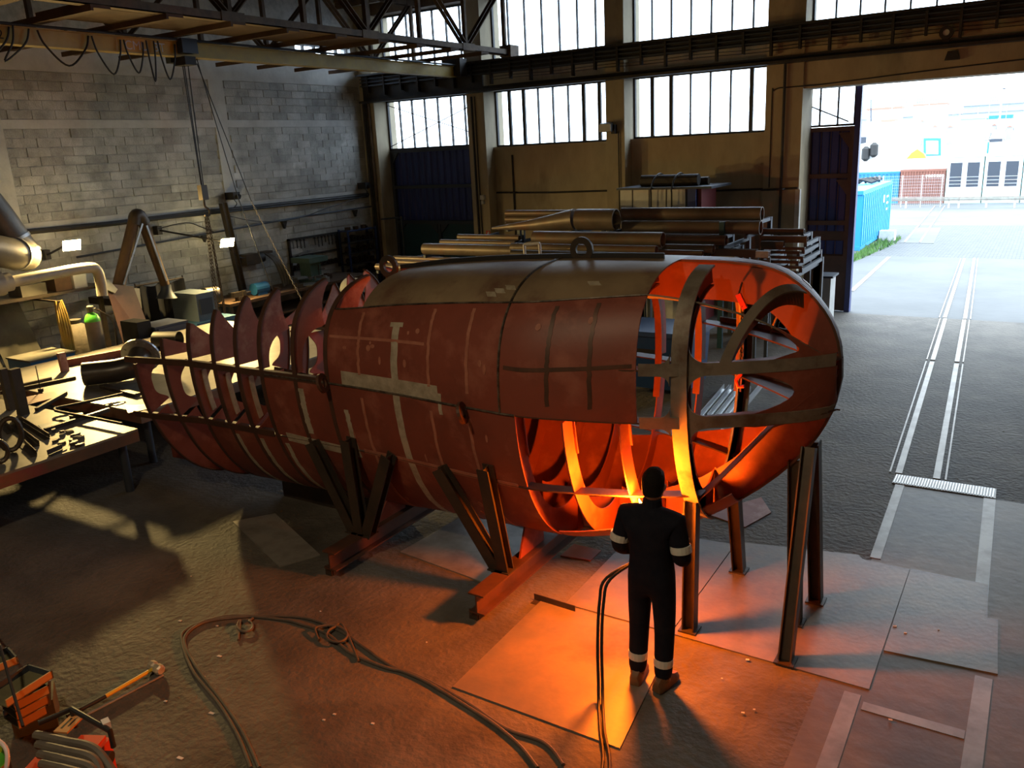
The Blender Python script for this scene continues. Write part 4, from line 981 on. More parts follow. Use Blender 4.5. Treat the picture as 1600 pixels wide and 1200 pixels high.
o = MB().tube([(a[0], 16.35, b[2]-rr+0.03), ((a[0]+b[0])/2, 16.35, b[2]-rr/2), (b[0]-0.02, 16.35, b[2])], [0.03, rr*0.52, rr], 22).build('wedge_pipe', M['pipe'], None, True); tag(o, 'wedge-cut pipe tapering to a point beside the short wide pipe', 'pipe')
WEDGE = (float(a[0]+b[0])/2-0.3, float(b[0]), 16.35, float(b[2]), float(rr), float(rr)); LOAD.append(WEDGE); NEED.append(WEDGE)
for j, (py, lb) in enumerate(((333, 'top'), (342.6, 'middle'), (352.2, 'lowest'))):
    rpipe(791, 900, py, py, 9.7, 17.3, 'slender pipe in the bundle behind the wedge-cut pipe, %s of three' % lb)
rpipe(835, 1036, 372, 375, 23, 15.5, 'long medium pipe whose open end shows above the lifting eye')
rpipe(800, 1026, 389, 389, 15, 15.1, 'medium pipe lying below the open-ended medium pipe')
rpipe(800, 1017, 399, 399, 13, 14.8, 'dark pipe lowest in front on the rack', 'pipei')
rpipe(663, 806, 388, 393, 18, 15.6, 'thick pale-brown pipe sticking out toward the blue gate')
rpipe(689, 806, 378, 381, 9, 15.9, 'thin pipe just above the thick pipe by the gate')
rpipe(716, 812, 369, 373, 9, 16.2, 'thin pipe behind the thin pipe by the gate')
rpipe(589, 700, 417, 421, 11, 15.6, 'lowest long pipe sticking out past the rusty hull frames')
rpipe(608, 720, 409, 413, 8, 15.9, 'thin pipe resting behind the lowest long pipe')
rpipe(616, 730, 403, 407, 8, 16.2, 'thin pipe at the back of the low pipes by the gate')
rpipe(1036, 1135, 373, 377, 16, 16.2, 'short pipe beside the open-ended medium pipe')
rpipe(1036, 1115, 387, 390, 14, 15.8, 'pipe piece under the short pipe on the rack')
rpipe(1020, 1098, 394, 396, 9, 15.4, 'small pipe piece low on the rack')
def section_bar(xl, xr, yl, yr, hpx, Y, label, mat='dkbar', hollow=True, wpx=None):
    a, b = ony(xl, yl, Y), ony(xr, yr, Y); z = (a[2]+b[2])/2; dist = np.dot(np.array([b[0], Y, z])-CAMP, _f); h = hpx*dist/FPX; w = h if wpx is None else wpx*dist/FPX; mb = MB(); t = 0.012
    mb.bx(a[0], b[0], Y-w/2, Y-w/2+t, z-h/2, z+h/2).bx(a[0], b[0], Y+w/2-t, Y+w/2, z-h/2, z+h/2).bx(a[0], b[0], Y-w/2+t, Y+w/2-t, z+h/2-t, z+h/2).bx(a[0], b[0], Y-w/2+t, Y+w/2-t, z-h/2, z-h/2+t)
    o = mb.build('steel_section', M[mat]); tag(o, label, 'steel section', 'steel sections on the rack')
    LOAD.append((a[0], b[0], Y, z, w/2, h/2)); NEED.append((a[0], b[0], Y, z, w/2, h/2))
section_bar(1190, 1257, 362, 362, 9, 17.2, 'dark box section topmost of the sections beside the gate pillar')
section_bar(1190, 1262, 373, 374, 10, 16.8, 'dark box section sticking out furthest toward the gate')
section_bar(1190, 1225, 381.3, 381.3, 9, 16.6, 'pale-edged channel section with its open end toward the gate')
section_bar(1113, 1183, 395, 395, 12, 16.0, 'dark ribbed section beside the lifting eye plate', 'pipei')
section_bar(1182, 1202, 396, 398, 10, 15.7, 'short square tube with bright cut end', 'steel')
for i, (py, xr) in enumerate(((388, 1258), (394, 1250), (402, 1256), (409, 1248), (417, 1254), (425, 1246))):
    section_bar(1190, xr, py, py, 4, 16.6-i*0.12, ('thin flat bar in the bundle of bars beside the gate pillar'), 'dkbar', wpx=7)
section_bar(985, 1127, 368, 368, 5, 16.9, 'dark flat section squeezed under the large pipes', 'dark')
def clear(x0, x1, y0, y1, z0, z1, me):
    return not any(o is not me and o[0] < x1+0.005 and o[1] > x0-0.005 and o[2]-o[4] < y1 and o[2]+o[4] > y0 and o[3]-o[5] < z1 and o[3]+o[5] > z0 for o in LOAD)
def support(it, us):
    x0, x1, Y, z, ry, rz = it; zb_ = z-rz
    for u in us:
        x = x0+(x1-x0)*u
        if clear(x-0.03, x+0.03, Y-ry*0.9, 17.75, zb_-0.07, zb_, it) and clear(x-0.04, x+0.04, 17.75, 17.85, 0, zb_, it):
            MB().bx(x-0.03, x+0.03, Y-ry*0.9, 17.76, zb_-0.07, zb_).build('arm', M['gframe'], rack); MB().bx(x-0.04, x+0.04, 17.75, 17.85, 0, zb_).build('upright', M['gframe'], rack); return 'arm'
    for u in us:
        x = x0+(x1-x0)*u
        if clear(x-0.03, x+0.03, Y-0.03, Y+0.03, 0, zb_, it):
            MB().bx(x-0.03, x+0.03, Y-0.03, Y+0.03, 0, zb_+0.003).build('upright', M['gframe'], rack); return 'post'
    return None
for it in NEED:
    r1 = support(it, lin(0.03, 0.45, 14)); r2 = support(it, lin(0.97, 0.55, 14))
    if not (r1 and r2): print('SUPPORT', [round(float(v), 2) for v in it], r1, r2)
gp = MB().bx(*(lambda p: (p[0]-0.05, p[0]+0.05))(ony(1128, 360, 16.35)), 16.315, 16.395, 0, ony(1128, 347, 16.3)[2]).build('upright', M['gteal'], rack)
cab = thing('site_cabinet', (-6.9, 18.6, 0), 'pale grey steel cabinet behind the pipes with rolled sheets strapped on top', 'cabinet')
p0, p1 = ony(975, 322, 18.6), ony(1112, 290, 18.6)
MB().bx(p0[0], p1[0]-0.55, 18.4, 19.6, 0.0, ony(985, 296, 18.6)[2]).build('body', M['wconc'], cab)
zt = ony(985, 296, 18.6)[2]
MB().bx(p0[0]-0.05, p1[0]+0.1, 18.3, 19.7, zt, zt+0.05).build('lid', M['gframe'], cab)
MB().bx(p1[0]-0.5, p1[0]-0.3, 18.42, 19.5, 0, zt).build('end_panel', M['gblue'], cab); MB().bx(p1[0]-0.29, p1[0]-0.2, 18.5, 19.5, 0, zt).build('end_panel', pm('cab_red', (0.12,0.012,0.015), None, 3, 0.5), cab)
for k in range(3): MB().bx(p0[0]+0.3+k*0.42, p0[0]+0.32+k*0.42, 18.39, 18.4, 1.6, zt).build('seam', M['dark'], cab)
q0, q1 = ony(1003, 284, 18.8), ony(1092, 277, 18.8)
rl = thing('sheet_roll', (-6.6, 18.8, zt+0.05), 'dark rolled sheets tied on top of the grey cabinet', 'roll')
MB().cyl((q0[0], 18.8, zt+0.179), (q1[0], 18.8, zt+0.179), 0.13).build('roll', M['dark'], rl); MB().cyl((q0[0]+0.3, 19.05, zt+0.139), (q1[0]+0.15, 19.05, zt+0.139), 0.09).build('roll', M['dkbar'], rl)
for xx in (0.45, 0.95): MB().tube(spline([(q0[0]+xx, 18.275, zt-0.4), (q0[0]+xx, 18.275, zt-0.1), (q0[0]+xx, 18.275, zt+0.03), (q0[0]+xx, 18.5, zt+0.26), (q0[0]+xx, 18.8, zt+0.335), (q0[0]+xx, 19.05, zt+0.27), (q0[0]+xx, 19.2, zt+0.075)], 5), 0.018, 6).build('strap', M['black'], rl, True)
gb = thing('grey_bin', (-3.75, 19.0, 0), 'grey metal bin standing beside the gate leaf', 'bin')
c0 = ony(1273, 440, 18.6); c1 = ony(1298, 440, 18.6)
MB().bx(c0[0], c1[0], 18.6, 19.1, 0, ony(1285, 434, 18.6)[2]).build('body', M['wconc'], gb); MB().bx(c0[0]-0.05, c1[0]+0.05, 18.55, 19.15, ony(1285, 434, 18.6)[2], ony(1285, 431, 18.6)[2]).build('lid', M['gframe'], gb)
# things on the floor behind the open nose
bb = thing('waste_bin', (-5.3, 13.2, 0), 'blue wheeled waste container behind the hull nose', 'waste bin')
mb = MB(); mb.prism([(-6.1, 12.7, 0.12), (-4.75, 12.7, 0.12), (-4.65, 12.6, 1.05), (-6.2, 12.6, 1.05)], (0, 0.95, 0)); mb.build('body', pm('bin_blue', (0.012,0.05,0.16), None, 3, 0.45), bb)
MB().bx(-6.25, -4.6, 12.55, 13.7, 1.05, 1.13).build('lid', MATS['bin_blue'], bb)
for x in (-5.95, -4.9):
    for y in (12.8, 13.55): MB().cyl((x-0.03, y, 0.07), (x+0.03, y, 0.07), 0.07).build('wheel', M['black'], bb)
MB().bx(-5.7, -5.15, 12.62, 12.66, 0.75, 0.82).build('handle', M['black'], bb)
for i in range(4):
    y0 = 11.1+i*0.10; o = thing('aluminium_profile', (-4.2, y0, 0), 'pale aluminium channel lying on the floor behind the nose', 'profile', 'aluminium channels on the floor')
    p = V(onz(1092, 655, 0)); q = V(onz(1128, 612, 0)); d = (q-p).normalized(); s = V((d.y, -d.x, 0)); p = p+s*(0.12*i)
    q = p+d*1.7
    o.location = p
    mb = MB()
    for (u, h0, h1) in ((0.0, 0, 0.10), (0.085, 0, 0.10)): mb.prism([p+s*u, p+s*(u+0.01), q+s*(u+0.01), q+s*u], (0, 0, h1))
    mb.build('flange', M['alu'], o); MB().prism([p, p+s*0.095, q+s*0.095, q], (0, 0, 0.008)).build('web', M['alu'], o)
r1 = V(onz(1152, 650, 0)); r2 = V(onz(1180, 616, 0)); d = (r2-r1).normalized()
o = MB().bar(r1+V((0,0,0.03)), r1+d*2.2+V((0,0,0.03)), 0.06, 0.06).build('aluminium_bar', M['alu']); tag(o, 'single bright aluminium bar on the floor behind the nose', 'bar')
o = MB().bar(V(onz(1105, 690, 0.02)), V(onz(1130, 672, 0.02)), 0.05, 0.04).build('aluminium_bar', M['alu']); tag(o, 'short aluminium piece on the floor under the nose', 'bar')
# ------------------------------------------------------------ left wall services
def wx(px, py, X): return V(onx(px, py, X))
def thing_mesh(name, mb, mat, label, cat, group=None, smooth=False):
    return tag(mb.build(name, M[mat] if isinstance(mat, str) else mat, None, smooth), label, cat, group)
XW_ = -17.72
def wallpipe(pts, r, label, X=XW_, mat='dark'):
    return thing_mesh('wall_pipe', MB().tube([wx(px, py, X) for px, py in pts], r, 8), mat, label, 'pipe', 'pipes along the block wall', True)
wallpipe([(37, 363), (170, 350), (300, 334), (430, 320), (575, 304)], 0.055, 'thick dark pipe running the length of the block wall')
wallpipe([(150, 352), (300, 337), (575, 307)], 0.025, 'thin black cable clipped under the thick wall pipe', -17.68, 'black')
wallpipe([(120, 402), (230, 382), (365, 358), (480, 337), (590, 321)], 0.022, 'thin grey pipe on triangular brackets on the block wall', -17.66, 'gframe')
for px, py in ((320, 366), (445, 346), (556, 328)):
    p = wx(px, py, -17.7); thing_mesh('pipe_bracket', MB().prism([p+V((0,-0.09,0)), p+V((0,0.09,0)), p+V((0,0.0,-0.2))], (-0.09, 0, 0)), 'dark', 'small triangular bracket under the thin grey pipe', 'bracket', 'pipe brackets on the block wall')
for pts, lb in (([(360,338),(395,345),(430,346),(470,340),(520,322),(570,307)], 'slack black cable drooping between wall pipe and corner'), ([(245,358),(290,348),(315,355),(335,363)], 'slack cable arching beside the second lamp arm')):
    thing_mesh('slack_cable', MB().tube(spline([wx(a, b, -17.6) for a, b in pts], 5), 0.012, 6), 'black', lb, 'cable', 'slack cables on the block wall', True)
for px, py, lb in ((365, 306, 'small black camera box on the concrete post above the wall pipe'), (570, 290, 'small black camera box in the corner above the wall pipe')):
    p = wx(px, py, -17.6); t = thing('camera_box', p, lb, 'camera'); MB().bx(p.x-0.2, p.x+0.12, p.y-0.11, p.y+0.11, p.z-0.09, p.z+0.09).build('housing', M['dark'], t); MB().cyl(p+V((0.12,0.02,0)), p+V((0.2,0.03,-0.02)), 0.05).build('lens', M['black'], t)
    MB().tube(spline([p+V((0,0,-0.1)), p+V((0.02,0.05,-0.2)), p+V((0,-0.05,-0.3))], 4), 0.012, 5).build('cable', M['black'], t, True)
# work lamps on arms
lampm = emis('lamp_face', (1.0, 0.80, 0.36), 40)
def walllamp(px, py, X, apx, apy, label, e):
    p = wx(px, py, X); w = wx(apx, apy, -17.6)
    t = thing('wall_lamp', p, label, 'lamp', 'yellow work lamps on the block wall')
    MB().tube([w, p+V((-0.12, 0, 0.02))], 0.022, 8).build('arm', M['dark'], t)
    MB().bx(w.x-0.18, w.x, w.y-0.06, w.y+0.06, w.z-0.1, w.z+0.1).build('wall_plate', M['dark'], t)
    d = V((0.75, -0.25, -0.55)).normalized(); _, s, u = frame(d)
    h = MB(); c = p
    h.prism([c-d*0.10+s*0.09+u*0.07, c-d*0.10-s*0.09+u*0.07, c-d*0.10-s*0.09-u*0.07, c-d*0.10+s*0.09-u*0.07], d*0.09); h.build('housing', M['gframe'], t)
    f = MB(); f.prism([c+s*0.16+u*0.12, c-s*0.16+u*0.12, c-s*0.16-u*0.12, c+s*0.16-u*0.12], d*0.012); f.build('lamp_face', lampm, t)
    l = bpy.data.lights.new('wall_lamp_light', 'AREA'); l.shape = 'RECTANGLE'; l.size = 0.26; l.size_y = 0.2; l.energy = e; l.color = (1.0, 0.68, 0.24)
    lo = bpy.data.objects.new('wall_lamp_light', l); COL.objects.link(lo); lo.location = c+d*0.03
    lo.rotation_euler = d.to_track_quat('-Z', 'Y').to_euler()
    return t
walllamp(112, 383, -16.1, 75, 398, 'glowing yellow work lamp above the dust pipe and table', 330)
walllamp(355, 379, -16.4, 250, 360, 'glowing yellow work lamp on a long arm beside the hoist ropes', 190)
# concrete/steel column behind the second lamp
thing_mesh('wall_stanchion', MB().hbeam(wx(350, 330, -17.5)+V((0,0,0.2)), V((-17.5, wx(350, 330, -17.5).y+0.25, 0.9)), 0.16, 0.14, 0.015, (0, 1, 0)), 'dkbar', 'dark steel stanchion on the block wall behind the second lamp', 'stanchion')
# ducts at the left edge
M['duct'] = pm('galvanised_duct', (0.20,0.19,0.17), (0.14,0.13,0.115), 2, 0.45, 0.5); M['ductp'] = pm('pale_duct', (0.38,0.355,0.30), (0.29,0.27,0.23), 2, 0.5, 0.2)
d1 = thing('dust_duct', (-15.6, 8.0, 2.5), 'wide grey extraction duct bending behind the first lamp', 'duct')
P = [wx(-60, 270, -16.6), wx(-10, 330, -16.5), wx(22, 375, -16.4), wx(38, 398, -16.3), wx(24, 397, -16.1), wx(-30, 388, -15.9)]
MB().tube(spline(P, 5), 0.29, 18).build('bend', M['duct'], d1, True)
for i in (2, 3, 4): MB().tube([P[i]-(P[i]-P[i-1]).normalized()*0.03, P[i]+(P[i]-P[i-1]).normalized()*0.03], 0.31, 18).build('collar', M['steel'], d1, True)
d2 = thing('dust_pipe', (-15.8, 9, 2.2), 'pale horizontal dust pipe with elbow turned down under the lamp', 'duct')
P = [wx(-40, 452, -15.9), wx(20, 440, -15.9), wx(80, 428, -15.9), wx(132, 419, -15.9), wx(150, 421, -15.9), wx(157, 440, -15.9), wx(160, 462, -15.9)]
MB().tube(spline(P, 5), 0.105, 14).build('run', M['ductp'], d2, True)
MB().tube([wx(2, 443, -15.9), wx(16, 440, -15.9)], 0.17, 16).build('collar', M['ductp'], d2, True); MB().tube([wx(-40, 450, -15.9), wx(2, 443, -15.9)], 0.22, 16).build('reducer', M['ductp'], d2, True)
# folded fume extraction arm
fa = thing('fume_arm', (-16.6, 11.4, 1.2), 'brown folded fume extraction arm shaped like an upturned V on the wall', 'extraction arm')
ap = wx(215, 342, -16.7); lf = wx(184, 452, -16.7); rf = wx(258, 445, -16.7)
MB().tube([lf, ap+V((0,-0.08,0))], [0.13, 0.12], 14).build('lower_tube', M['board'], fa, True); MB().tube([ap+V((0,0.10,-0.02)), rf], [0.11, 0.10], 14).build('upper_tube', M['board'], fa, True)
MB().tube(spline([ap+V((0,-0.10,-0.12)), ap+V((0,-0.04,0.06)), ap+V((0,0.06,0.06)), ap+V((0,0.13,-0.12))], 4), 0.14, 14).build('elbow', M['dkbar'], fa, True)
MB().bar(lf+V((0.14,0.06,0.1)), ap+V((0.14,0.0,-0.1)), 0.03, 0.04).build('spring_rod', M['steel'], fa); MB().bar(rf+V((0.13,-0.04,0.1)), ap+V((0.13,0.10,-0.15)), 0.03, 0.04).build('spring_rod', M['steel'], fa)
MB().lathe([(0.11, 0.0), (0.12, -0.12), (0.20, -0.26), (0.24, -0.30)], rf+V((0,0.02,0)), (0, 0.1, 1), 16).build('hood', M['gframe'], fa, True)
MB().lathe([(0.16, 0), (0.16, 0.25)], lf+V((0,-0.02,-0.25)), (0, 0, 1), 14).build('foot', M['dkbar'], fa, True)
MB().bx(-17.7, lf.x, lf.y-0.1, lf.y+0.1, lf.z-0.35, lf.z-0.2).build('wall_bracket', M['dkbar'], fa)
# ------------------------------------------------------------ machines and stores along the wall
M['tarp'] = pm('black_cloth', (0.012,0.013,0.018), None, 4, 0.9); M['cream'] = pm('dirty_sheet', (0.16,0.15,0.12), (0.11,0.10,0.08), 2, 0.8); M['sack'] = pm('sack_cloth', (0.12,0.10,0.08), (0.08,0.07,0.055), 6, 0.95, 0, 0.6, 8)
def flr(px, py, X):   # foot point on the floor below a pixel at depth X
    p = wx(px, py, X); return V((p.x, p.y, 0))
y0, y1 = wx(0, 520, -16.6).y-1.0, wx(83, 500, -16.6).y
tp = wx(40, 470, -16.6).z
for i in range(5):
    a = y0+(y1-y0)*i/5; b = y0+(y1-y0)*(i+1)/5-0.02
    thing_mesh('leaning_sheet', MB().prism([(-16.92+0.03*(i % 2), a, 0.0), (-16.92+0.03*(i % 2), b, 0.0), (-17.76+0.03*(i % 2), b, tp-0.1*(i % 3)), (-17.76+0.03*(i % 2), a, tp-0.1*(i % 3))], (-0.02, 0, 0)), 'cream', 'dull grey sheet leaning in the row of sheets below the dust pipe', 'sheet', 'sheets leaning on the block wall')
thing_mesh('wall_shelf', MB().bx(-17.75, -16.7, y0, wx(165, 455, -16.8).y, wx(60, 462, -16.7).z-0.05, wx(60, 462, -16.7).z), 'dkbar', 'dark shelf plank under the pale dust pipe', 'shelf')
for k, (px, w, h, mt) in enumerate(((50, 0.5, 0.22, 'cream'), (98, 0.35, 0.30, 'board'), (125, 0.28, 0.35, 'wconc'))):
    p = wx(px, 458, -16.9); z = wx(60, 462, -16.7).z
    thing_mesh('shelf_box', MB().bx(-17.3, -16.8, p.y-w/2, p.y+w/2, z, z+h), mt, ('flat pale carton on the shelf under the dust pipe', 'brown wooden box on the shelf under the dust pipe', 'white box at the shelf end by the dust pipe elbow')[k], 'box', 'boxes on the wall shelf')
for yy in (y0+0.3, wx(160, 455, -16.8).y-0.1): thing_mesh('shelf_post', MB().bx(-16.8, -16.72, yy-0.04, yy+0.04, 0, wx(60, 462, -16.7).z-0.05), 'dkbar', 'dark post carrying the wall shelf', 'post', 'posts of the wall shelf')
sk = wx(118, 515, -16.5)
thing_mesh('canvas_sack', MB().lathe([(0.25,0.0),(0.34,0.1),(0.36,0.5),(0.33,0.85),(0.24,1.1),(0.10,1.2),(0.12,1.27)], (sk.x, sk.y, 0.0), (0.03, 0, 1), 14), 'sack', 'bulging brown canvas sack beside the gas cylinder', 'sack', smooth=True)
rp = wx(90, 470, -16.1)
yr = thing('strap_bundle', (rp.x, rp.y, 0), 'bundle of yellow lifting straps hanging beside the sack', 'straps')
M['strap'] = pm('yellow_strap', (0.42,0.28,0.05), (0.30,0.20,0.05), 6, 0.8)
for k in range(5):
    MB().tube(spline([V((rp.x, rp.y-0.05+0.03*k, rp.z)), V((rp.x+0.05, rp.y-0.09+0.05*k, rp.z-0.4)), V((rp.x+0.02*k, rp.y-0.03+0.03*k, rp.z-0.85-0.05*k)), V((rp.x+0.02, rp.y+0.05+0.01*k, rp.z-1.05-0.06*k))], 5), 0.024, 6).build('strap', M['strap'], yr, True)
MB().bx(-17.7, rp.x+0.05, rp.y-0.02, rp.y+0.02, rp.z-0.03, rp.z).build('peg', M['dkbar'], yr)
MB().tube([V((rp.x, rp.y, 0)), V((rp.x, rp.y, rp.z))], 0.02, 6).build('stand_pole', M['dkbar'], yr)
def cylinder(c, r, h, label, shoulder, body, lean=(0, 0, 1)):
    t = thing('gas_cylinder', c, label, 'gas cylinder')
    MB().lathe([(r*0.95, 0), (r, 0.02), (r, h*0.80)], c, lean, 20).build('bottle', body, t, True)
    c2 = V(c)+V(lean).normalized()*(h*0.80)
    MB().lathe([(r, 0), (r*0.97, h*0.03), (r*0.75, h*0.08), (r*0.35, h*0.11), (r*0.28, h*0.125)], c2, lean, 20).build('shoulder', shoulder, t, True)
    MB().lathe([(r*0.42, h*0.12), (r*0.45, h*0.19), (r*0.3, h*0.2)], c2, lean, 14).build('valve_guard', M['cream'], t, True)
    MB().cyl(c2+V((0,0,h*0.14)), c2+V((0.09,0.05,h*0.16)), 0.018).build('valve', M['steel'], t)
    return t
green = pm('shoulder_green', (0.10,0.55,0.05), None, 3, 0.4); bottle = pm('bottle_grey', (0.24,0.21,0.16), (0.19,0.165,0.125), 3, 0.5)
c = wx(148, 520, -15.9)
cylinder((c.x, c.y, 0), 0.15, c.z+0.55, 'grey gas cylinder with bright green shoulder beside the sack', green, bottle)
thing_mesh('green_hose', MB().tube(spline([V((c.x+0.09,c.y+0.05,(c.z+0.55)*0.96)), V((c.x+0.2,c.y+0.3,c.z+0.2)), V((c.x+0.15,c.y+0.33,c.z-0.4)), V((c.x+0.15,c.y+0.34,0.02))], 6), 0.02, 6), 'sack', 'brown hose drooping beside the gas cylinder', 'hose', smooth=True)
a, b = wx(160, 455, -16.5), wx(210, 455, -16.5)
thing_mesh('leaning_plate', MB().prism([(-15.95, a.y, 0), (-15.95, b.y, 0), (-16.50, b.y, b.z+0.1), (-16.50, a.y+0.1, a.z+0.15)], (-0.02, 0, 0)), 'gbrown', 'tall dark-brown steel plate leaning below the extraction arm', 'plate')
thing_mesh('pale_offcut', MB().prism([wx(160, 438, -16.40), wx(170, 437, -16.40), wx(184, 452, -16.40), wx(180, 458, -16.40), wx(166, 452, -16.40)], (-0.09, 0, 0)), 'wconc', 'curved pale offcut hooked on the leaning brown plate', 'offcut')
a, b = wx(212, 450, -17.15), wx(288, 450, -17.15)
sc = thing('welding_screen', (-17.15, (a.y+b.y)/2, 0), 'black welding curtain on a frame beneath the extraction arm', 'screen')
mb = MB(); G = []; H = []
for k in range(17):
    y = a.y+(b.y-a.y)*k/16; x = -17.15+0.05*math.sin(k*1.3); zt_ = a.z+0.03*math.sin(k*0.9)
    G.append([V((x, y, 0.03)), V((x, y, zt_))]); H.append([V((x-0.02, y, 0.03)), V((x-0.02, y, zt_))])
mb.sheet(G, H).build('curtain', M['tarp'], sc, True)
for y in (a.y, b.y): MB().tube([(-17.16, y, 0), (-17.16, y, a.z+0.1)], 0.02, 6).build('frame_post', M['dkbar'], sc)
MB().tube([(-17.16, a.y, a.z+0.04), (-17.16, b.y, a.z+0.04)], 0.02, 6).build('frame_rail', M['dkbar'], sc)
p = wx(210, 470, -17.08)
thing_mesh('white_cloth', MB().prism([(-17.12, p.y-0.12, p.z-0.25), (-17.12, p.y+0.15, p.z-0.2), (-17.12, p.y+0.18, p.z+0.25), (-17.12, p.y-0.05, p.z+0.3)], (0.04, 0, 0)), 'wconc', 'pale rag hanging at the edge of the black welding curtain', 'cloth')
p = wx(250, 512, -15.55)
dm = thing('dark_machine', (p.x, p.y, 0), 'dark blue machine cabinet in front of the welding curtain', 'machine')
MB().bx(-15.88, -15.2, p.y-0.35, p.y+0.45, 0, p.z+0.1).build('cabinet', pm('machine_dark_blue', (0.02,0.03,0.07), None, 3, 0.5), dm); MB().bx(-15.88, -15.32, p.y-0.66, p.y-0.35, 0, p.z+0.25).build('housing', M['tarp'], dm)
MB().prism([(-15.2, p.y-0.3, p.z-0.3), (-15.2, p.y+0.4, p.z-0.3), (-15.2, p.y+0.4, p.z+0.05), (-15.2, p.y-0.3, p.z+0.05)], (0.03, 0, 0)).build('panel', MATS['machine_dark_blue'], dm)
lathe_grey = pm('machine_grey_blue', (0.13,0.17,0.22), (0.10,0.13,0.17), 2, 0.5)
p = wx(310, 475, -16.3); q = wx(328, 466, -16.4)
lm = thing('grinding_machine', (p.x, p.y, 0), 'grey-blue machine with a round motor head below the second lamp', 'machine')
MB().bx(-16.9, -16.0, p.y-0.26, p.y+0.28, 0, p.z+0.28).build('column', lathe_grey, lm); MB().bx(-16.0, -15.97, p.y-0.2, p.y+0.14, p.z-0.2, p.z+0.15).build('control_panel', M['gframe'], lm)
MB().cyl((-16.4, p.y+0.27, p.z+0.12), (-16.4, p.y+0.62, p.z+0.10), 0.20).build('motor', M['dkbar'], lm, True); MB().cyl((-16.4, p.y+0.62, p.z+0.10), (-16.4, p.y+0.72, p.z+0.10), 0.07).build('spindle', M['dkbar'], lm, True)
MB().bx(-16.95, -15.85, p.y-0.45, p.y+0.68, 0, p.z-0.35).build('base', pm('machine_blue', (0.04,0.12,0.22), None, 3, 0.5), lm)
# bench with clutter, drill press, tool board
bz = wx(430, 455, -16.8).z
by0, by1 = wx(345, 470, -16.7).y, wx(560, 440, -16.9).y
wb_ = thing('workbench', (-17.0, (by0+by1)/2, 0), 'long dark workbench along the block wall under the tool board', 'workbench')
MB().bx(-17.7, -16.4, by0, by1, bz-0.07, bz).build('top', M['board'], wb_)
for y in lin(by0+0.1, by1-0.1, 4):
    for x in (-17.6, -16.5): MB().bx(x-0.04, x+0.04, y-0.04, y+0.04, 0, bz-0.07).build('leg', M['dkbar'], wb_)
MB().bx(-17.7, -16.45, by0+0.1, by1-0.1, 0.35, 0.40).build('shelf', M['board'], wb_)
def on_bench(name, px, X, mb_fn, mat, label, cat):
    y = wx(px, 440, X).y; return thing_mesh(name, mb_fn(V((X, y, bz))), mat, label, cat)
bl = pm('tool_blue', (0.02,0.13,0.32), None, 3, 0.45)
on_bench('electric_motor', 404, -16.8, lambda p: MB().cyl(p+V((0,-0.2,0.16)), p+V((0,0.22,0.16)), 0.15).bx(p.x-0.12, p.x+0.12, p.y-0.15, p.y+0.15, p.z, p.z+0.06), bl, 'bright blue electric motor lying on the workbench', 'motor')
on_bench('vice', 372, -16.6, lambda p: MB().bx(p.x-0.08, p.x+0.08, p.y-0.10, p.y+0.10, p.z, p.z+0.10).bx(p.x-0.06, p.x+0.06, p.y-0.22, p.y+0.02, p.z+0.10, p.z+0.22).bx(p.x-0.06, p.x+0.06, p.y+0.06, p.y+0.16, p.z+0.10, p.z+0.22).cyl(p+V((0,0.16,0.16)), p+V((0,0.34,0.16)), 0.018), 'dkbar', 'dark bench vice near the hanging hoist chains', 'vice')
p = V((-17.55, wx(395, 405, -17.5).y, wx(395, 405, -17.5).z))
wm = thing('wall_winch', p, 'dark winch box with cable fixed to the block wall under the second lamp', 'winch')
MB().bx(-17.8, -17.45, p.y-0.25, p.y+0.2, p.z-0.14, p.z+0.14).build('housing', M['dkbar'], wm); MB().cyl((-17.6, p.y+0.2, p.z), (-17.6, p.y+0.42, p.z), 0.13).build('drum', M['dark'], wm, True)
MB().tube(spline([(-17.5, p.y-0.7, p.z+0.35), (-17.5, p.y-0.45, p.z+0.12), (-17.5, p.y-0.2, p.z+0.05)], 5), 0.015, 6).build('cable', M['black'], wm, True)
hp = wx(428, 400, -17.3)
hbn = thing('cable_bundle', (hp.x, hp.y, bz), 'bundle of brown and grey cables hanging from the wall to the bench', 'cables')
for k in range(9):
    MB().tube(spline([V((-17.6, hp.y+0.03*k-0.1, hp.z+0.1-0.01*k)), V((-17.3, hp.y+0.02*k-0.05, hp.z-0.1)), V((-17.15+0.02*k, hp.y-0.02+0.02*k, hp.z-0.45)), V((-17.0, hp.y-0.06+0.018*k, bz+0.02+0.01*k))], 5), 0.020, 6).build('cable', M['sack' if k % 3 else 'black'], hbn, True)
MB().bx(-17.78, -17.55, hp.y-0.12, hp.y+0.2, hp.z+0.06, hp.z+0.12).build('hook', M['dkbar'], hbn)
dp = wx(482, 410, -17.1)
M['mgreen'] = pm('machine_green', (0.06,0.12,0.10), (0.09,0.14,0.12), 4, 0.5)
dr = thing('drill_press', (dp.x, dp.y, bz), 'grey-green drill press standing on the workbench', 'drill press')
MB().bx(-17.4, -16.7, dp.y-0.35, dp.y+0.35, dp.z+0.02, dp.z+0.16).build('belt_cover', M['mgreen'], dr); MB().bx(-17.25, -16.85, dp.y-0.2, dp.y+0.2, dp.z-0.35, dp.z+0.02).build('head', M['mgreen'], dr)
MB().cyl((-17.15, dp.y+0.05, bz), (-17.15, dp.y+0.05, dp.z-0.3), 0.06).build('column', M['steel'], dr); MB().bx(-17.35, -16.75, dp.y-0.2, dp.y+0.25, bz, bz+0.05).build('base', M['mgreen'], dr)
MB().cyl((-16.9, dp.y, dp.z-0.35), (-16.9, dp.y, dp.z-0.5), 0.025).build('chuck', M['steel'], dr)
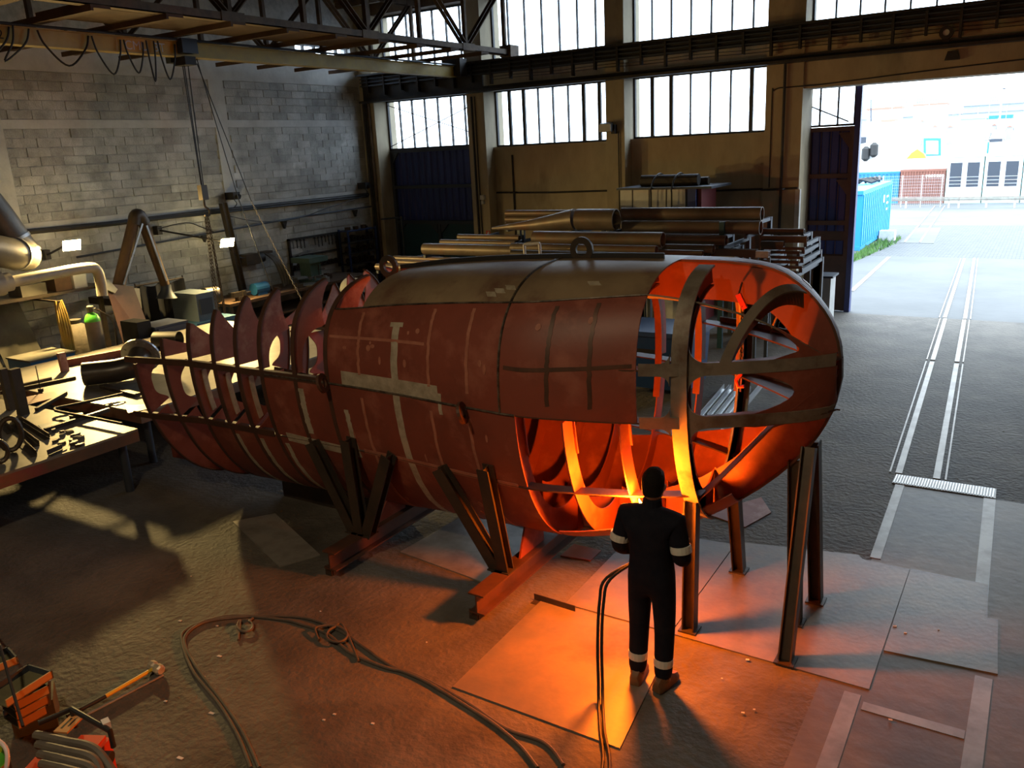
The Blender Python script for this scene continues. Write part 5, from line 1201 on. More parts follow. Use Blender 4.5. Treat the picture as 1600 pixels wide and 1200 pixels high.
for a_ in (0, 2.1, 4.2): MB().tube([(-16.84, dp.y+0.1, dp.z-0.2), (-16.76, dp.y+0.1+0.16*math.cos(a_), dp.z-0.2+0.16*math.sin(a_))], 0.012, 6).build('handle', M['dkbar'], dr)
def rel(c): return c
# tool board with hanging tools
tb0, tb1 = wx(452, 375, -17.7), wx(528, 357, -17.7)
tbd = thing('tool_board', (-17.7, (tb0.y+tb1.y)/2, tb0.z-1.0), 'dark-framed tool board fixed on the block wall over the bench', 'tool board')
yA, yB, zA, zB = tb0.y, tb1.y, tb0.z-1.0, tb0.z+0.02
for (a1, b1, c1, d1_) in ((yA, yA+0.05, zA, zB), (yB-0.05, yB, zA, zB), (yA, yB, zB-0.05, zB), (yA, yB, zA+0.48, zA+0.53), (yA, yB, zA+0.12, zA+0.16)): MB().bx(-17.8, -17.72, a1, b1, c1, d1_).build('frame_bar', M['dark'], tbd)
def tool(y, z, L, mat, lb, grp, head=0.03):
    t = thing_mesh('hand_tool', MB().bx(-17.72, -17.70, y-0.012, y+0.012, z-L, z).bx(-17.725, -17.695, y-head, y+head, z-0.05, z), mat, lb, 'tool', grp)
for k in range(13):
    y = yA+0.14+k*(yB-yA-0.28)/12
    if k in (4, 5): continue
    tool(y, zB-0.05, random.uniform(0.18, 0.30), 'dark' if k else 'steel', 'bright spanner hanging first on the tool board' if k == 0 else 'dark spanner hanging in the top row of the tool board', 'spanners on the tool board')
for k in range(2):
    y = yA+0.35+k*0.22; thing_mesh('long_spanner', MB().bar((-17.68, y-0.3, zA+0.54), (-17.68, y+0.28, zA+0.64), 0.02, 0.035), 'steel', ('bright long spanner resting on the board rail', 'second bright long spanner resting on the board rail')[k], 'tool')
for k in range(10):
    y = yA+0.15+k*(yB-yA-0.3)/9; r = random.uniform(0.05, 0.09)
    thing_mesh('flange_ring', MB().pipe((-17.8, y, zA+0.16+r), (-17.68, y, zA+0.16+r), r, r*0.5, 12), 'dkbar', 'small dark pipe flange on the lower rail of the tool board', 'flange', 'flanges on the tool board', False)
ry0, ry1 = yB+0.05, wx(578, 362, -17.6).y; rz1 = wx(555, 356, -17.6).z
sh = thing('flange_shelf', (-17.6, (ry0+ry1)/2, 0), 'blue-framed shelf crowded with dark flanges in the wall corner', 'shelf')
mb_ = pm('shelf_blue', (0.02,0.04,0.12), None, 3, 0.5)
for y in (ry0, ry1): MB().bx(-17.75, -17.7, y-0.03, y+0.03, 0, rz1).build('post', mb_, sh); MB().bx(-17.4, -17.35, y-0.03, y+0.03, 0, rz1).build('post', mb_, sh)
sz = []
for k in range(5):
    z = rz1-0.04-k*0.33; sz.append(z); MB().bx(-17.76, -17.34, ry0, ry1, z-0.03, z).build('board', mb_ if k == 0 else M['dark'], sh)
for k, z in enumerate(sz[1:]):
    n_ = 5
    for j in range(n_):
        y = ry0+0.12+j*(ry1-ry0-0.24)/(n_-1); r = random.uniform(0.06, 0.105)
        thing_mesh('flange_ring', MB().pipe((-17.6, y, z+r), (-17.46, y, z+r), r, r*0.45, 12), 'dkbar', 'dark pipe flange standing on the blue-framed shelf', 'flange', 'flanges on the corner shelf')
for k in range(3): thing_mesh('flange_ring', MB().pipe((-17.55, ry0+0.2+0.35*k, rz1-0.04), (-17.55, ry0+0.2+0.35*k, rz1+0.06), 0.09, 0.04, 12), 'dkbar', 'dark pipe flange lying on top of the blue-framed shelf', 'flange', 'flanges on top of the corner shelf')
for k in range(8):
    y = by0+0.3+k*0.52; w = random.uniform(0.12, 0.3); h = random.uniform(0.05, 0.16); x = (-17.3, -17.3, -17.35, -16.8, -16.55, -17.3, -16.55, -17.0)[k]
    thing_mesh('bench_part', MB().bx(x-0.1, x+0.1, y-w/2, y+w/2, bz, bz+h).bx(x-0.06, x+0.05, y-w/3, y+w/5, bz+h, bz+h+0.04), ('dkbar', 'cream', 'steel', 'board')[k % 4], ('dark machine part lying on the workbench', 'pale parts tray lying on the workbench', 'bright steel part lying on the workbench', 'brown block lying on the workbench')[k % 4], 'part', 'parts lying on the workbench')
dk = wx(520, 455, -16.3)
thing_mesh('metal_disc', MB().cyl((-16.7, wx(478, 445, -16.7).y, bz), (-16.7, wx(478, 445, -16.7).y, bz+0.03), 0.33, None, 24), 'cream', 'large pale disc lying on the bench before the drill press', 'disc')
hd_ = wx(552, 440, -15.5)
wg = thing('machine_guard', (-15.5, hd_.y, 0), 'pale rounded machine guard peeping over the hull frames', 'machine')
MB().lathe([(0.35, -0.2), (0.35, 0.2)], (-15.5, hd_.y, hd_.z-0.25), (1, 0, 0), 20).build('guard', M['wconc'], wg, True); MB().bx(-15.7, -15.3, hd_.y-0.3, hd_.y+0.3, 0, hd_.z-0.3).build('pedestal', M['mgreen'], wg)
# ------------------------------------------------------------ layout tables
M['table'] = pm('table_steel', (0.27,0.245,0.205), (0.20,0.18,0.15), 1.6, 0.5, 0.3, 0.05, 12, c3=(0.14,0.12,0.095), s3=0.8); M['tedge'] = pm('table_edge', (0.20,0.10,0.055), (0.12,0.075,0.05), 2, 0.6, 0.2, c3=(0.25,0.06,0.05), s3=1.2)
ZT = 0.85
def table(x0, x1, y0, y1, label, legs):
    t = thing('layout_table', ((x0+x1)/2, (y0+y1)/2, 0), label, 'table', 'steel layout tables')
    MB().bx(x0, x1, y0, y1, ZT-0.03, ZT).build('top', M['table'], t)
    for (a, b, c, d) in ((x0, x1, y0, y0+0.03), (x0, x1, y1-0.03, y1), (x0, x0+0.03, y0+0.03, y1-0.03), (x1-0.03, x1, y0+0.03, y1-0.03)): MB().bx(a, b, c, d, ZT-0.17, ZT-0.03).build('apron', M['tedge'], t)
    for (x, y) in legs: MB().cyl((x, y, 0), (x, y, ZT-0.03), 0.055).build('leg', M['gframe'], t, True)
    return t
table(-14.6, -9.85, 2.0, 6.12, 'rust-edged steel layout table in front, carrying rings and offcuts', [(-10.0, 5.95), (-14.4, 5.95), (-10.0, 2.2), (-14.4, 2.2), (-12.2, 5.95)])
table(-15.1, -10.5, 6.6, 11.8, 'large steel layout table behind, carrying the flanged pipe elbow', [(-10.7, 6.8), (-14.9, 6.8), (-10.7, 11.6), (-14.9, 11.6), (-12.8, 6.8), (-10.7, 9.2)])
def T(px, py, z=ZT): return V(onz(px, py, z))
eb = thing('pipe_elbow', T(130, 606), 'big dark steel pipe elbow with flange, bright studs as lit bolt holes, lying on the rear table', 'pipe elbow')
p0 = T(124, 606)+V((-0.02, 0.12, 0.19)); p1 = T(168, 601)+V((0.0, 0.15, 0.19))
d_ = (p1-p0).normalized(); up_ = V((0, 0, 1)); lft = V((-d_.y, d_.x, 0))
p2 = p1+d_*0.22+V((0,0,0.02))+lft*0.03; p3 = p1+d_*0.33+lft*0.12+V((0,0,0.05)); p4 = p1+d_*0.38+lft*0.33+V((0,0,0.13))
M['elbow'] = pm('blackened_pipe', (0.075,0.07,0.065), (0.10,0.09,0.08), 3, 0.33, 0.5)
MB().tube(spline([p0, p0*0.5+p1*0.5, p1, p2, p3, p4], 6), 0.185, 22, cap=False).build('bend', M['elbow'], eb, True)
MB().pipe(p0, p0+d_*0.02, 0.186, 0.165, 22).build('cut_end', M['elbow'], eb)
ax = (p4-p3).normalized()
fg = MB().pipe(p4, p4+ax*0.04, 0.31, 0.16, 28).build('flange', M['steel'], eb)
_, s_, t_ = frame(ax)
for k in range(12):
    a = 2*PI*k/12; q = p4+s_*(0.25*math.cos(a))+t_*(0.25*math.sin(a)); MB().cyl(q-ax*0.01, q+ax*0.05, 0.018, None, 8).build('hole_stud', M['steel'], fg)  # bright steel studs imitate daylight showing through the open bolt holes
q = p2+d_*0.28-lft*0.05+V((0,0,0.02)); MB().pipe(q, q+V((0.06,-0.07,0.02)), 0.10, 0.035, 8).build('branch_flange', M['cream'], eb)
thing_mesh('red_channel', MB().bar(T(100, 568, ZT+0.06), T(228, 544, ZT+0.06), 0.05, 0.12), 'primer', 'long red primed channel lying behind the pipe elbow', 'channel')
# bars standing and lying on the tables
for k, (px, py, top, w, lb) in enumerate(((18, 640, 600, 0.10, 'upright flat bar clamped at the table, thinner of two'), (37, 648, 590, 0.13, 'upright flat bar clamped at the table, wider of two'))):
    p = T(px, py); h = 0.62+0.06*k; thing_mesh('upright_bar', MB().bx(p.x-0.05, p.x+0.05, p.y-w/2, p.y+w/2, ZT, ZT+h), 'dkbar', lb, 'bar')
for k, (a, b, w, lb) in enumerate((((57, 640), (103, 614), 0.05, 'dark square bar lying by the upright bars'), ((70, 672), (170, 640), 0.05, 'flat bar lying at the gap between the tables'), ((108, 652), (130, 648), 0.10, 'short dark offcut lying near the table gap'), ((0, 614), (118, 590), 0.05, 'long bar lying toward the elbow'), ((30, 603), (80, 591), 0.06, 'second bar beside the long bar by the elbow'), ((160, 603), (215, 617), 0.10, 'dark scrap strip lying in front of the elbow'))):
    thing_mesh('loose_bar', MB().bar(T(*a, ZT+(0.033 if k in (1, 5) else 0.025)), T(*b, ZT+(0.033 if k in (1, 5) else 0.025)), w, 0.05), 'dkbar', lb, 'bar')
thing_mesh('bent_rod', MB().tube(spline([T(192, 615, ZT+0.078), T(130, 629, ZT+0.078), T(90, 637, ZT+0.078), T(86, 640, ZT+0.078), T(92, 643, ZT+0.078), T(140, 652, ZT+0.078), T(190, 662, ZT+0.078)], 5), 0.02, 6), 'dark', 'dark rod bent to a V lying across the table', 'rod', smooth=True)
for k, (px, py) in enumerate(((163, 630), (182, 631))):
    p = T(px, py); thing_mesh('small_plate', MB().bx(p.x-0.09, p.x+0.09, p.y-0.07, p.y+0.07, ZT, ZT+0.012), 'ground', ('small bright square plate inside the bent rod, one of two', 'small bright square plate inside the bent rod, nearer the frames')[k], 'plate')
for k, (poly, mt, lb) in enumerate((([(35,622),(85,612),(92,620),(40,634)], 'primer2', 'pinkish sheet lying near the upright bars'), ([(195,634),(232,632),(230,640),(200,646)], 'ground', 'pale strip plate at the table end near the frames'), ([(160,606),(215,598),(222,612),(165,614)], 'cream', 'pale flat sheet under the elbow bend'), ([(60,665),(100,655),(110,662),(70,675)], 'steel', 'pale plate lying beside the rings'))):
    thing_mesh('table_sheet', MB().prism([T(x, y, ZT) for x, y in poly], (0, 0, 0.008)), mt, lb, 'sheet')
thing_mesh('pin_stand', MB().cyl(T(64, 612), T(64, 612)+V((0,0,0.42)), 0.008).cyl(T(64, 612), T(64, 612)+V((0,0,0.05)), 0.04), 'dark', 'thin upright scriber pin on a small foot on the table', 'pin')
thing_mesh('wood_block', MB().prism([T(100, 580)+V((0,-0.06,0)), T(100, 580)+V((0.07,-0.06,0)), T(100, 580)+V((0.07,0.06,0)), T(100, 580)+V((0,0.06,0))], (-0.02, 0, 0.33)), 'primer2', 'upright pinkish block standing at the far table edge', 'block')
p = T(250, 545); thing_mesh('black_tube', MB().pipe(p+V((-0.1,0,0.16)), p+V((0.35,0.2,0.16)), 0.16, 0.15, 20), 'black', 'short black tube lying on the rear table by the frames', 'tube', smooth=True)
fr_ = thing('blue_tank', (-15.9, wx(80, 560, -15.9).y, 0), 'blue flat cabinet standing on the floor behind the rear table', 'cabinet')
yy = wx(80, 560, -15.9).y; zt2 = wx(80, 552, -15.9).z
MB().bx(-16.3, -15.5, yy-0.6, yy+0.25, 0, zt2).build('body', bl, fr_); MB().bx(-16.32, -15.48, yy-0.62, yy+0.27, zt2, zt2+0.03).build('lid', M['cream'], fr_)
# big ring, clamps and offcuts on the front table
rg = thing('steel_rings', T(20, 695), 'oval dark steel ring standing on the front table', 'ring')
c = T(22, 706)+V((0,0,0.231)); MB().tube([c+V((0.05*math.cos(a), 0.11*math.cos(a)+0.02*math.sin(a), 0.2*math.sin(a))) for a in lin(0, 2*PI*19/20, 19)], 0.032, 8, closed=True).build('ring', M['dkbar'], rg, True)
c = T(2, 725)+V((0,0,0.157)); o = MB().tube([c+V((0.03*math.cos(a), 0.09*math.cos(a), 0.13*math.sin(a))) for a in lin(0, 2*PI*19/20, 19)], 0.028, 8, closed=True).build('steel_ring', M['dkbar'], None, True); tag(o, 'smaller dark steel ring standing beside the oval ring', 'ring')
for k, (a, b) in enumerate((((30, 655), (78, 685)), ((20, 664), (62, 696)), ((40, 695), (58, 712)), ((5, 660), (20, 676)), ((75, 712), (98, 702)))):
    thing_mesh('angle_offcut', MB().angle(T(*a, ZT+0.005), T(*b, ZT+0.005), 0.07, 0.01), 'dkbar', 'dark angle offcut in the heap beside the oval ring', 'offcut', 'angle offcuts on the front table')
put = []
for k in range(12):
    s_ = random.uniform(0.035, 0.07)
    for tr__ in range(400):
        p = T(random.uniform(84, 128), random.uniform(675, 698))
        if all((p-q_).length > s_+r_+0.004 for q_, r_ in put): break
    put.append((p, s_)); a = random.uniform(0, PI)
    c_, n_ = math.cos(a)*s_, math.sin(a)*s_
    thing_mesh('scrap_piece', MB().prism([p+V((c_, n_, 0)), p+V((-n_*0.6, c_*0.6, 0)), p+V((-c_, -n_, 0)), p+V((n_*0.5, -c_*0.5, 0))], (0, 0, 0.02+0.008*(k % 4))), 'dkbar' if k % 3 else 'cream', 'small steel scrap in the heap on the front table', 'scrap', 'scrap on the front table')


# one overhead lamp on the viewer's side: the photograph shows it by the brace shadows on the near hull side
l = bpy.data.lights.new('roof_lamp_offscreen', 'AREA'); l.shape = 'DISK'; l.size = 0.5; l.energy = 150; l.color = (1.0, 0.80, 0.50)
lo = bpy.data.objects.new('roof_lamp_offscreen', l); COL.objects.link(lo); lo.location = (-3.6, -0.5, 7.6)
GY = -0.77
# ------------------------------------------------------------ outside the gate
KS = 0.015
def gz_(y): return -KS*max(0, y-20.75)
def ong(px, py):
    d = ray(px, py); t = (-HC+KS*20.75)/(d[2]+KS*d[1]); return V(CAMP+d*t)
def og(px, py, Y): 
    p = ony(px, py, Y); return V(p)
M['asph'] = pm('apron_concrete', (0.075,0.08,0.085), (0.055,0.06,0.065), 0.5, 0.7, 0, 0.2, 6); M['road'] = pm('pale_road', (0.11,0.115,0.12), (0.085,0.09,0.095), 0.3, 0.8)
m = bpy.data.materials.new('cobbles'); m.use_nodes = True; t = m.node_tree; b = t.nodes['Principled BSDF']; b.inputs['Roughness'].default_value = 0.75
geo = t.nodes.new('ShaderNodeNewGeometry'); bt = t.nodes.new('ShaderNodeTexBrick'); bt.inputs['Scale'].default_value = 2.2; bt.inputs['Color1'].default_value = (0.10,0.105,0.11,1); bt.inputs['Color2'].default_value = (0.07,0.075,0.08,1); bt.inputs['Mortar'].default_value = (0.03,0.032,0.034,1); bt.inputs['Mortar Size'].default_value = 0.03
t.links.new(geo.outputs['Position'], bt.inputs['Vector']); t.links.new(bt.outputs['Color'], b.inputs['Base Color']); bp = t.nodes.new('ShaderNodeBump'); bp.inputs['Distance'].default_value = 0.03; t.links.new(bt.outputs['Fac'], bp.inputs['Height']); bp.invert = True; t.links.new(bp.outputs[0], b.inputs['Normal']); M['cobble'] = m
def gstrip(name, x0, x1, y0, y1, mat, lift=0.0):
    return S(name, MB().add([(x0,y0,gz_(y0)+lift),(x1,y0,gz_(y0)+lift),(x1,y1,gz_(y1)+lift),(x0,y1,gz_(y1)+lift),(x0,y0,gz_(y0)-0.3),(x1,y0,gz_(y0)-0.3),(x1,y1,gz_(y1)-0.3),(x0,y1,gz_(y1)-0.3)], [(0,1,2,3),(7,6,5,4),(0,4,5,1),(1,5,6,2),(2,6,7,3),(3,7,4,0)]), M[mat])
Y1 = ong(1450, 402).y; Y2 = ong(1450, 352).y
gstrip('ground_apron', -40, 45, 20.75, Y1, 'asph'); gstrip('ground_cobbles', -40, 45, Y1, Y2, 'cobble'); gstrip('ground_road', -60, 70, Y2, 72, 'road')
S('ground_yard', MB().bx(-900, 900, 72, 1600, -1.5, GY), pm('far_yard', (0.16,0.165,0.17), (0.11,0.12,0.13), 0.05, 0.8))
# rails continue
for px0, px1, py, sgn, lb in ((1483.8, 1500.6, 403, 1, 'rail of the boat track outside the gate, side nearer the blue container'), (1523, 1528.5, 403, -1, 'rail of the boat track outside the gate, side away from the container')):
    a = ong(px0, 450); c = ong(px1, py+1); a = a+(a-c)*((a.y-20.76)/(c.y-a.y)); r = thing('track_rail', a, lb, 'rail', 'rails of the boat track')
    for (u0, u1, mt) in ((0, 0.025, 'worn'), (0.08, 0.16, 'worn')):
        MB().prism([V((a.x+u0*sgn, a.y, a.z+0.004)), V((a.x+u1*sgn, a.y, a.z+0.004)), V((c.x+u1*sgn, c.y, c.z+0.004)), V((c.x+u0*sgn, c.y, c.z+0.004))], (0, 0, 0.012)).build('rail_strip', M[mt], r)
a, c = ong(1327, 455), ong(1386, 402)
tag(MB().prism([a, a+V((0.12,0,0)), c+V((0.12,0,0)), c], (0, 0, 0.015)).build('track_rail', M['worn']), 'pale kerb rail slanting beside the blue container', 'rail', 'rails of the boat track')
a, c = ong(1412, 379), ong(1460, 322)
r = thing('siding_track', a, 'old narrow track crossing the cobbles toward the fence', 'track')
for u in (0, 0.55): MB().prism([a+V((u,0,0.01)), a+V((u+0.07,0,0.01)), c+V((u+0.07,0,0.01)), c+V((u,0,0.01))], (0, 0, 0.02)).build('rail', M['worn'], r)
a2, c2 = ong(1420, 380), ong(1443, 356); sd_a, sd_c, bed_a, bed_c = a.copy(), c.copy(), a2.copy(), c2.copy()
MB().prism([a2+V((-0.35,0,0)), a2+V((0.9,0,0)), c2+V((0.75,0,0)), c2+V((-0.25,0,0))], (0, 0, 0.012)).build('concrete_bed', M['road'], r)
# containers and site offices
cblue = pm('container_blue', (0.015,0.16,0.42), (0.02,0.20,0.48), 1, 0.5); cbrown = pm('container_brown', (0.22,0.085,0.06), (0.18,0.07,0.05), 1, 0.6); coff = pm('office_mint', (0.42,0.62,0.60), None, 1, 0.5); cwhite = pm('pale_panel', (0.6,0.62,0.63), None, 1, 0.5)
def container(x0, x1, y0, y1, z0, z1, mat, label, rib='y-', n=16, group=None):
    t = thing('shipping_container', ((x0+x1)/2, (y0+y1)/2, z0), label, 'container', group)
    MB().bx(x0, x1, y0, y1, z0, z1).build('shell', mat, t)
    for k in range(n):
        if rib == 'y-':
            w = (x1-x0)/n; MB().bx(x0+k*w+w*0.15, x0+k*w+w*0.65, y0-0.04, y0, z0+0.15, z1-0.15).build('rib', mat, t)
        else:
            w = (y1-y0)/n; MB().bx(x1, x1+0.04, y0+k*w+w*0.15, y0+k*w+w*0.65, z0+0.15, z1-0.15).build('rib', mat, t)
    MB().bx(x0-0.02, x1+0.02, y0-0.05, y0+0.05, z1-0.14, z1).build('rail', mat, t); MB().bx(x0-0.02, x1+0.02, y0-0.05, y0+0.05, z0, z0+0.14).build('rail', mat, t)
    return t
bL, bM_, bR = ong(1345, 318), ong(1403, 318), ong(1473, 318); zt_ = og(1403, 268, bM_.y).z
container(bL.x-1.5, bM_.x-0.03, bM_.y, bM_.y+2.4, gz_(bM_.y), zt_, cblue, 'blue shipping container behind the guard rail next to the brown one')
cb = container(bM_.x+0.03, bR.x, bM_.y, bM_.y+2.4, gz_(bM_.y), zt_+0.1, cbrown, 'brown shipping container behind the guard rail beside the offices')
for k in range(7): MB().bx(bM_.x+1.55+k*0.16, bM_.x+1.66+k*0.16, bM_.y-0.055, bM_.y-0.045, zt_-0.42, zt_-0.25).build('marking', M['white'], cb)
oz = og(1490, 246, bM_.y).z
for k in range(3):
    x0 = bR.x+0.06+k*2.12; t = thing('site_office', (x0+1, bM_.y+1.2, gz_(bM_.y)), ('mint site office cabin beside the brown container', 'mint site office cabin, second from the brown container', 'mint site office cabin, third from the brown container')[k], 'cabin', 'mint site office cabins')
    MB().bx(x0, x0+2.06, bM_.y-0.2, bM_.y+2.4, gz_(bM_.y), oz).build('body', coff, t); MB().bx(x0-0.02, x0+2.08, bM_.y-0.25, bM_.y+2.4, oz, oz+0.1).build('roof', cwhite, t)
    for j in range(2):
        wx0 = x0+0.18+j*0.98; w = MB().bx(wx0-0.08, wx0+0.76, bM_.y-0.23, bM_.y-0.2, gz_(bM_.y)+0.95, oz-0.25).build('window_frame', cwhite, t); MB().bx(wx0, wx0+0.68, bM_.y-0.25, bM_.y-0.23, gz_(bM_.y)+1.03, oz-0.33).build('pane', M['gframe'], w)
        for s in range(3): MB().bx(wx0, wx0+0.68, bM_.y-0.262, bM_.y-0.25, gz_(bM_.y)+1.2+s*0.22, gz_(bM_.y)+1.22+s*0.22).build('grille_bar', cwhite, w)
# near blue container beside the gate
a, c = ong(1334, 393), ong(1366, 366); ztop = og(1367, 283, c.y).z
nb = container(a.x-2.6, a.x+0.15, a.y+0.3, c.y+0.2, gz_(a.y), ztop, pm('container_bright_blue', (0.02,0.26,0.55), None, 1, 0.5), 'bright blue container standing just outside beside the gate leaf', 'x+', 16)
for k, (yy, zz, ww, hh) in enumerate(((0.75, 0.65, 0.3, 0.3), (0.8, 0.72, 0.5, 0.08), (0.8, 0.60, 0.5, 0.08), (0.8, 0.48, 0.35, 0.08))):
    y = a.y+0.3+(c.y-a.y)*yy; z = gz_(a.y)+(ztop-gz_(a.y))*zz; MB().bx(a.x+0.19, a.x+0.2, y-ww/2+(0 if k else -0.5), y+ww/2+(0 if k else -0.5), z, z+hh).build('marking', M['white'], nb)
jk = thing('roof_clutter', (a.x-0.5, c.y-1.5, ztop), 'dark ropes and fenders heaped on the near blue container roof', 'clutter')
for k in range(6): MB().tube(spline([(a.x-1.2+k*0.2, c.y-3+k*0.4, ztop+0.06), (a.x-0.8+k*0.1, c.y-2.4+k*0.4, ztop+0.2), (a.x-0.2, c.y-2.6+k*0.45, ztop+0.08)], 4), 0.06, 6).build('rope', M['black'], jk, True)
tag(MB().bx(*(lambda p: (a.x+0.22, a.x+0.8, p.y, p.y+0.5, p.z-0.02, p.z+0.4))(ong(1366, 376))).build('concrete_block', M['wconc']), 'pale concrete block in the grass at the container corner', 'block')
# grass beside the container
gr_ = MB(); p0 = ong(1332, 430); p1 = ong(1376, 372)
for k in range(1500):
    u = random.random(); y = p0.y+(p1.y-p0.y)*u; xe = a.x+0.1+(0.9*(u) if u < 0.8 else 0.9); x = a.x+0.23+random.random()*max(0.25, xe-a.x)
    if a.x+0.15 < x < a.x+0.87 and abs(y-ong(1366, 376).y-0.25) < 0.32: continue
    if y > bed_a.y-0.6 and x > min(sd_a.x, bed_a.x-0.35+(bed_c.x-bed_a.x)*(y-bed_a.y)/(bed_c.y-bed_a.y))-0.1: continue
    h = random.uniform(0.05, 0.22); z = gz_(y); ang = random.uniform(0, PI); dx, dy = 0.02*math.cos(ang), 0.02*math.sin(ang)
    gr_.add([(x-dx, y-dy, z), (x+dx, y+dy, z), (x+random.uniform(-0.06, 0.06), y+random.uniform(-0.06, 0.06), z+h)], [(0, 1, 2)])
tag(gr_.build('grass', pm('grass_green', (0.06,0.16,0.03), (0.10,0.2,0.05), 4, 0.8)), 'strip of green grass along the near blue container', 'grass', kind='stuff')
# guard rail and fence
ga, gb_ = ong(1368, 326), ong(1640, 318); gb_.y = ga.y; gb_.z = ga.z
gd = thing('guard_rail', ga, 'pale steel guard rail in front of the containers', 'guard rail')
for (h0, h1, dy) in ((0.44, 0.52, 0), (0.53, 0.57, -0.04), (0.58, 0.66, 0)): MB().prism([V((ga.x, ga.y+dy, gz_(ga.y)+h0)), V((gb_.x, gb_.y+dy, gz_(gb_.y)+h0)), V((gb_.x, gb_.y+dy, gz_(gb_.y)+h1)), V((ga.x, ga.y+dy, gz_(ga.y)+h1))], (0, 0.05, 0)).build('rail_wave', M['worn'], gd)
for u in lin(0.03, 0.97, 6):
    p = ga.lerp(gb_, u); dx_ = p.x-(sd_a.x+(sd_c.x-sd_a.x)*(ga.y-sd_a.y)/(sd_c.y-sd_a.y))
    if -0.2 < dx_ < 0.8: p.x += 0.85-dx_
    MB().bx(p.x-0.05, p.x+0.05, p.y+0.05, p.y+0.15, gz_(p.y)-0.05, gz_(p.y)+0.7).build('post', M['alu'], gd)
fe = thing('mesh_fence', ga+V((0,0.6,0)), 'thin wire mesh fence between guard rail and containers', 'fence')
fy = ga.y+0.9
for x in lin(ga.x+0.2, bR.x+0.2, 3): MB().bx(x-0.03, x+0.03, fy, fy+0.06, gz_(fy), gz_(fy)+1.95).build('fence_post', M['alu'], fe)
for z in lin(0.1, 1.9, 10): MB().bx(ga.x, bR.x+0.3, fy+0.02, fy+0.03, gz_(fy)+z, gz_(fy)+z+0.01).build('wire', M['alu'], fe)
for k in range(36): MB().bx(ga.x+k*0.11, ga.x+k*0.11+0.006, fy+0.02, fy+0.03, gz_(fy)+0.1, gz_(fy)+1.9).build('wire', M['alu'], fe)
# harbour yard behind
def far(px, py, Y): return og(px, py, Y)
def gY(px, py): return float(onz(px, py, GY)[1])
def fbox(name, px0, px1, pyt, pyb, Y, dep, mat, label, cat, group=None):
    a_, b_ = far(px0, pyb, Y), far(px1, pyt, Y); return tag(MB().bx(a_.x, b_.x, Y, Y+dep, GY, max(a_.z, b_.z)).build(name, mat), label, cat, group)
matte = lambda n, c: pm(n, c, None, 1, 0.9)  # plain matte colours of the far buildings, roofs and boats
hb1, hb2, hb3, hw = matte('grey_cladding', (0.28,0.32,0.36)), matte('pale_render', (0.42,0.48,0.48)), matte('tile_roof', (0.34,0.17,0.13)), matte('boat_white', (0.72,0.75,0.77))
# big building with windows built as panes
Y = 420.0
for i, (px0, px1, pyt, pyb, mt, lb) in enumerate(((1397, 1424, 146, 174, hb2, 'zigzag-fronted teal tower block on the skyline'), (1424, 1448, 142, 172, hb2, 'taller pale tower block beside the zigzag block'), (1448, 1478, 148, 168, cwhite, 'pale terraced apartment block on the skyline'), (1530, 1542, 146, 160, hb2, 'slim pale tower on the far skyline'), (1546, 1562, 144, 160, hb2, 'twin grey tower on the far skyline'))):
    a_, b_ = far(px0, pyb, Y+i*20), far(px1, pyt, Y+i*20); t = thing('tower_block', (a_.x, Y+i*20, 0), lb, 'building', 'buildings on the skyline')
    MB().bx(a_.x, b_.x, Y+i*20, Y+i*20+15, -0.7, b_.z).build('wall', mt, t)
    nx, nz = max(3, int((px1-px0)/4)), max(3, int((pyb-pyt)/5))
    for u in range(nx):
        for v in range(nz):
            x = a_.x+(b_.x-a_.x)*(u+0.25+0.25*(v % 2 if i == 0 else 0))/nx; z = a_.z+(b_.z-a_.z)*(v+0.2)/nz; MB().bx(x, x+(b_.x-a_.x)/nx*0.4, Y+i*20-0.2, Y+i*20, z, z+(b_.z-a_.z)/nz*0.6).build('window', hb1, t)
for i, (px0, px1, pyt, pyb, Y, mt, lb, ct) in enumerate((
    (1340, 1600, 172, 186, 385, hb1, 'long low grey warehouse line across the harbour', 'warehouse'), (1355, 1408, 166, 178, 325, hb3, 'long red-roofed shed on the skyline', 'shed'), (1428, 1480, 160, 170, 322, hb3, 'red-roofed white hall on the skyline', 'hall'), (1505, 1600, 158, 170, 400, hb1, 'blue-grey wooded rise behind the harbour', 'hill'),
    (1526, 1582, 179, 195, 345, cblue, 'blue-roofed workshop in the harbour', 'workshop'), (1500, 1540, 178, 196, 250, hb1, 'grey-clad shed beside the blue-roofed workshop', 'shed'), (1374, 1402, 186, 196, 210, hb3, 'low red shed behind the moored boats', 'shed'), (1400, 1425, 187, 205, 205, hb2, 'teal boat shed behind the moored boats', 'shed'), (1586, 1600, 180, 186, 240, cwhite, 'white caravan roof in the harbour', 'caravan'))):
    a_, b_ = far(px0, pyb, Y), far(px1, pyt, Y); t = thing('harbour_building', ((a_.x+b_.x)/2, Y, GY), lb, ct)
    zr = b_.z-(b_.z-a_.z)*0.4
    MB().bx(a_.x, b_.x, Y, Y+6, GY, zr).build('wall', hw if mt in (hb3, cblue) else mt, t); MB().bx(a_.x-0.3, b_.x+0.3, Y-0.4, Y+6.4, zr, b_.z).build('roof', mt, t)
random.seed(11)
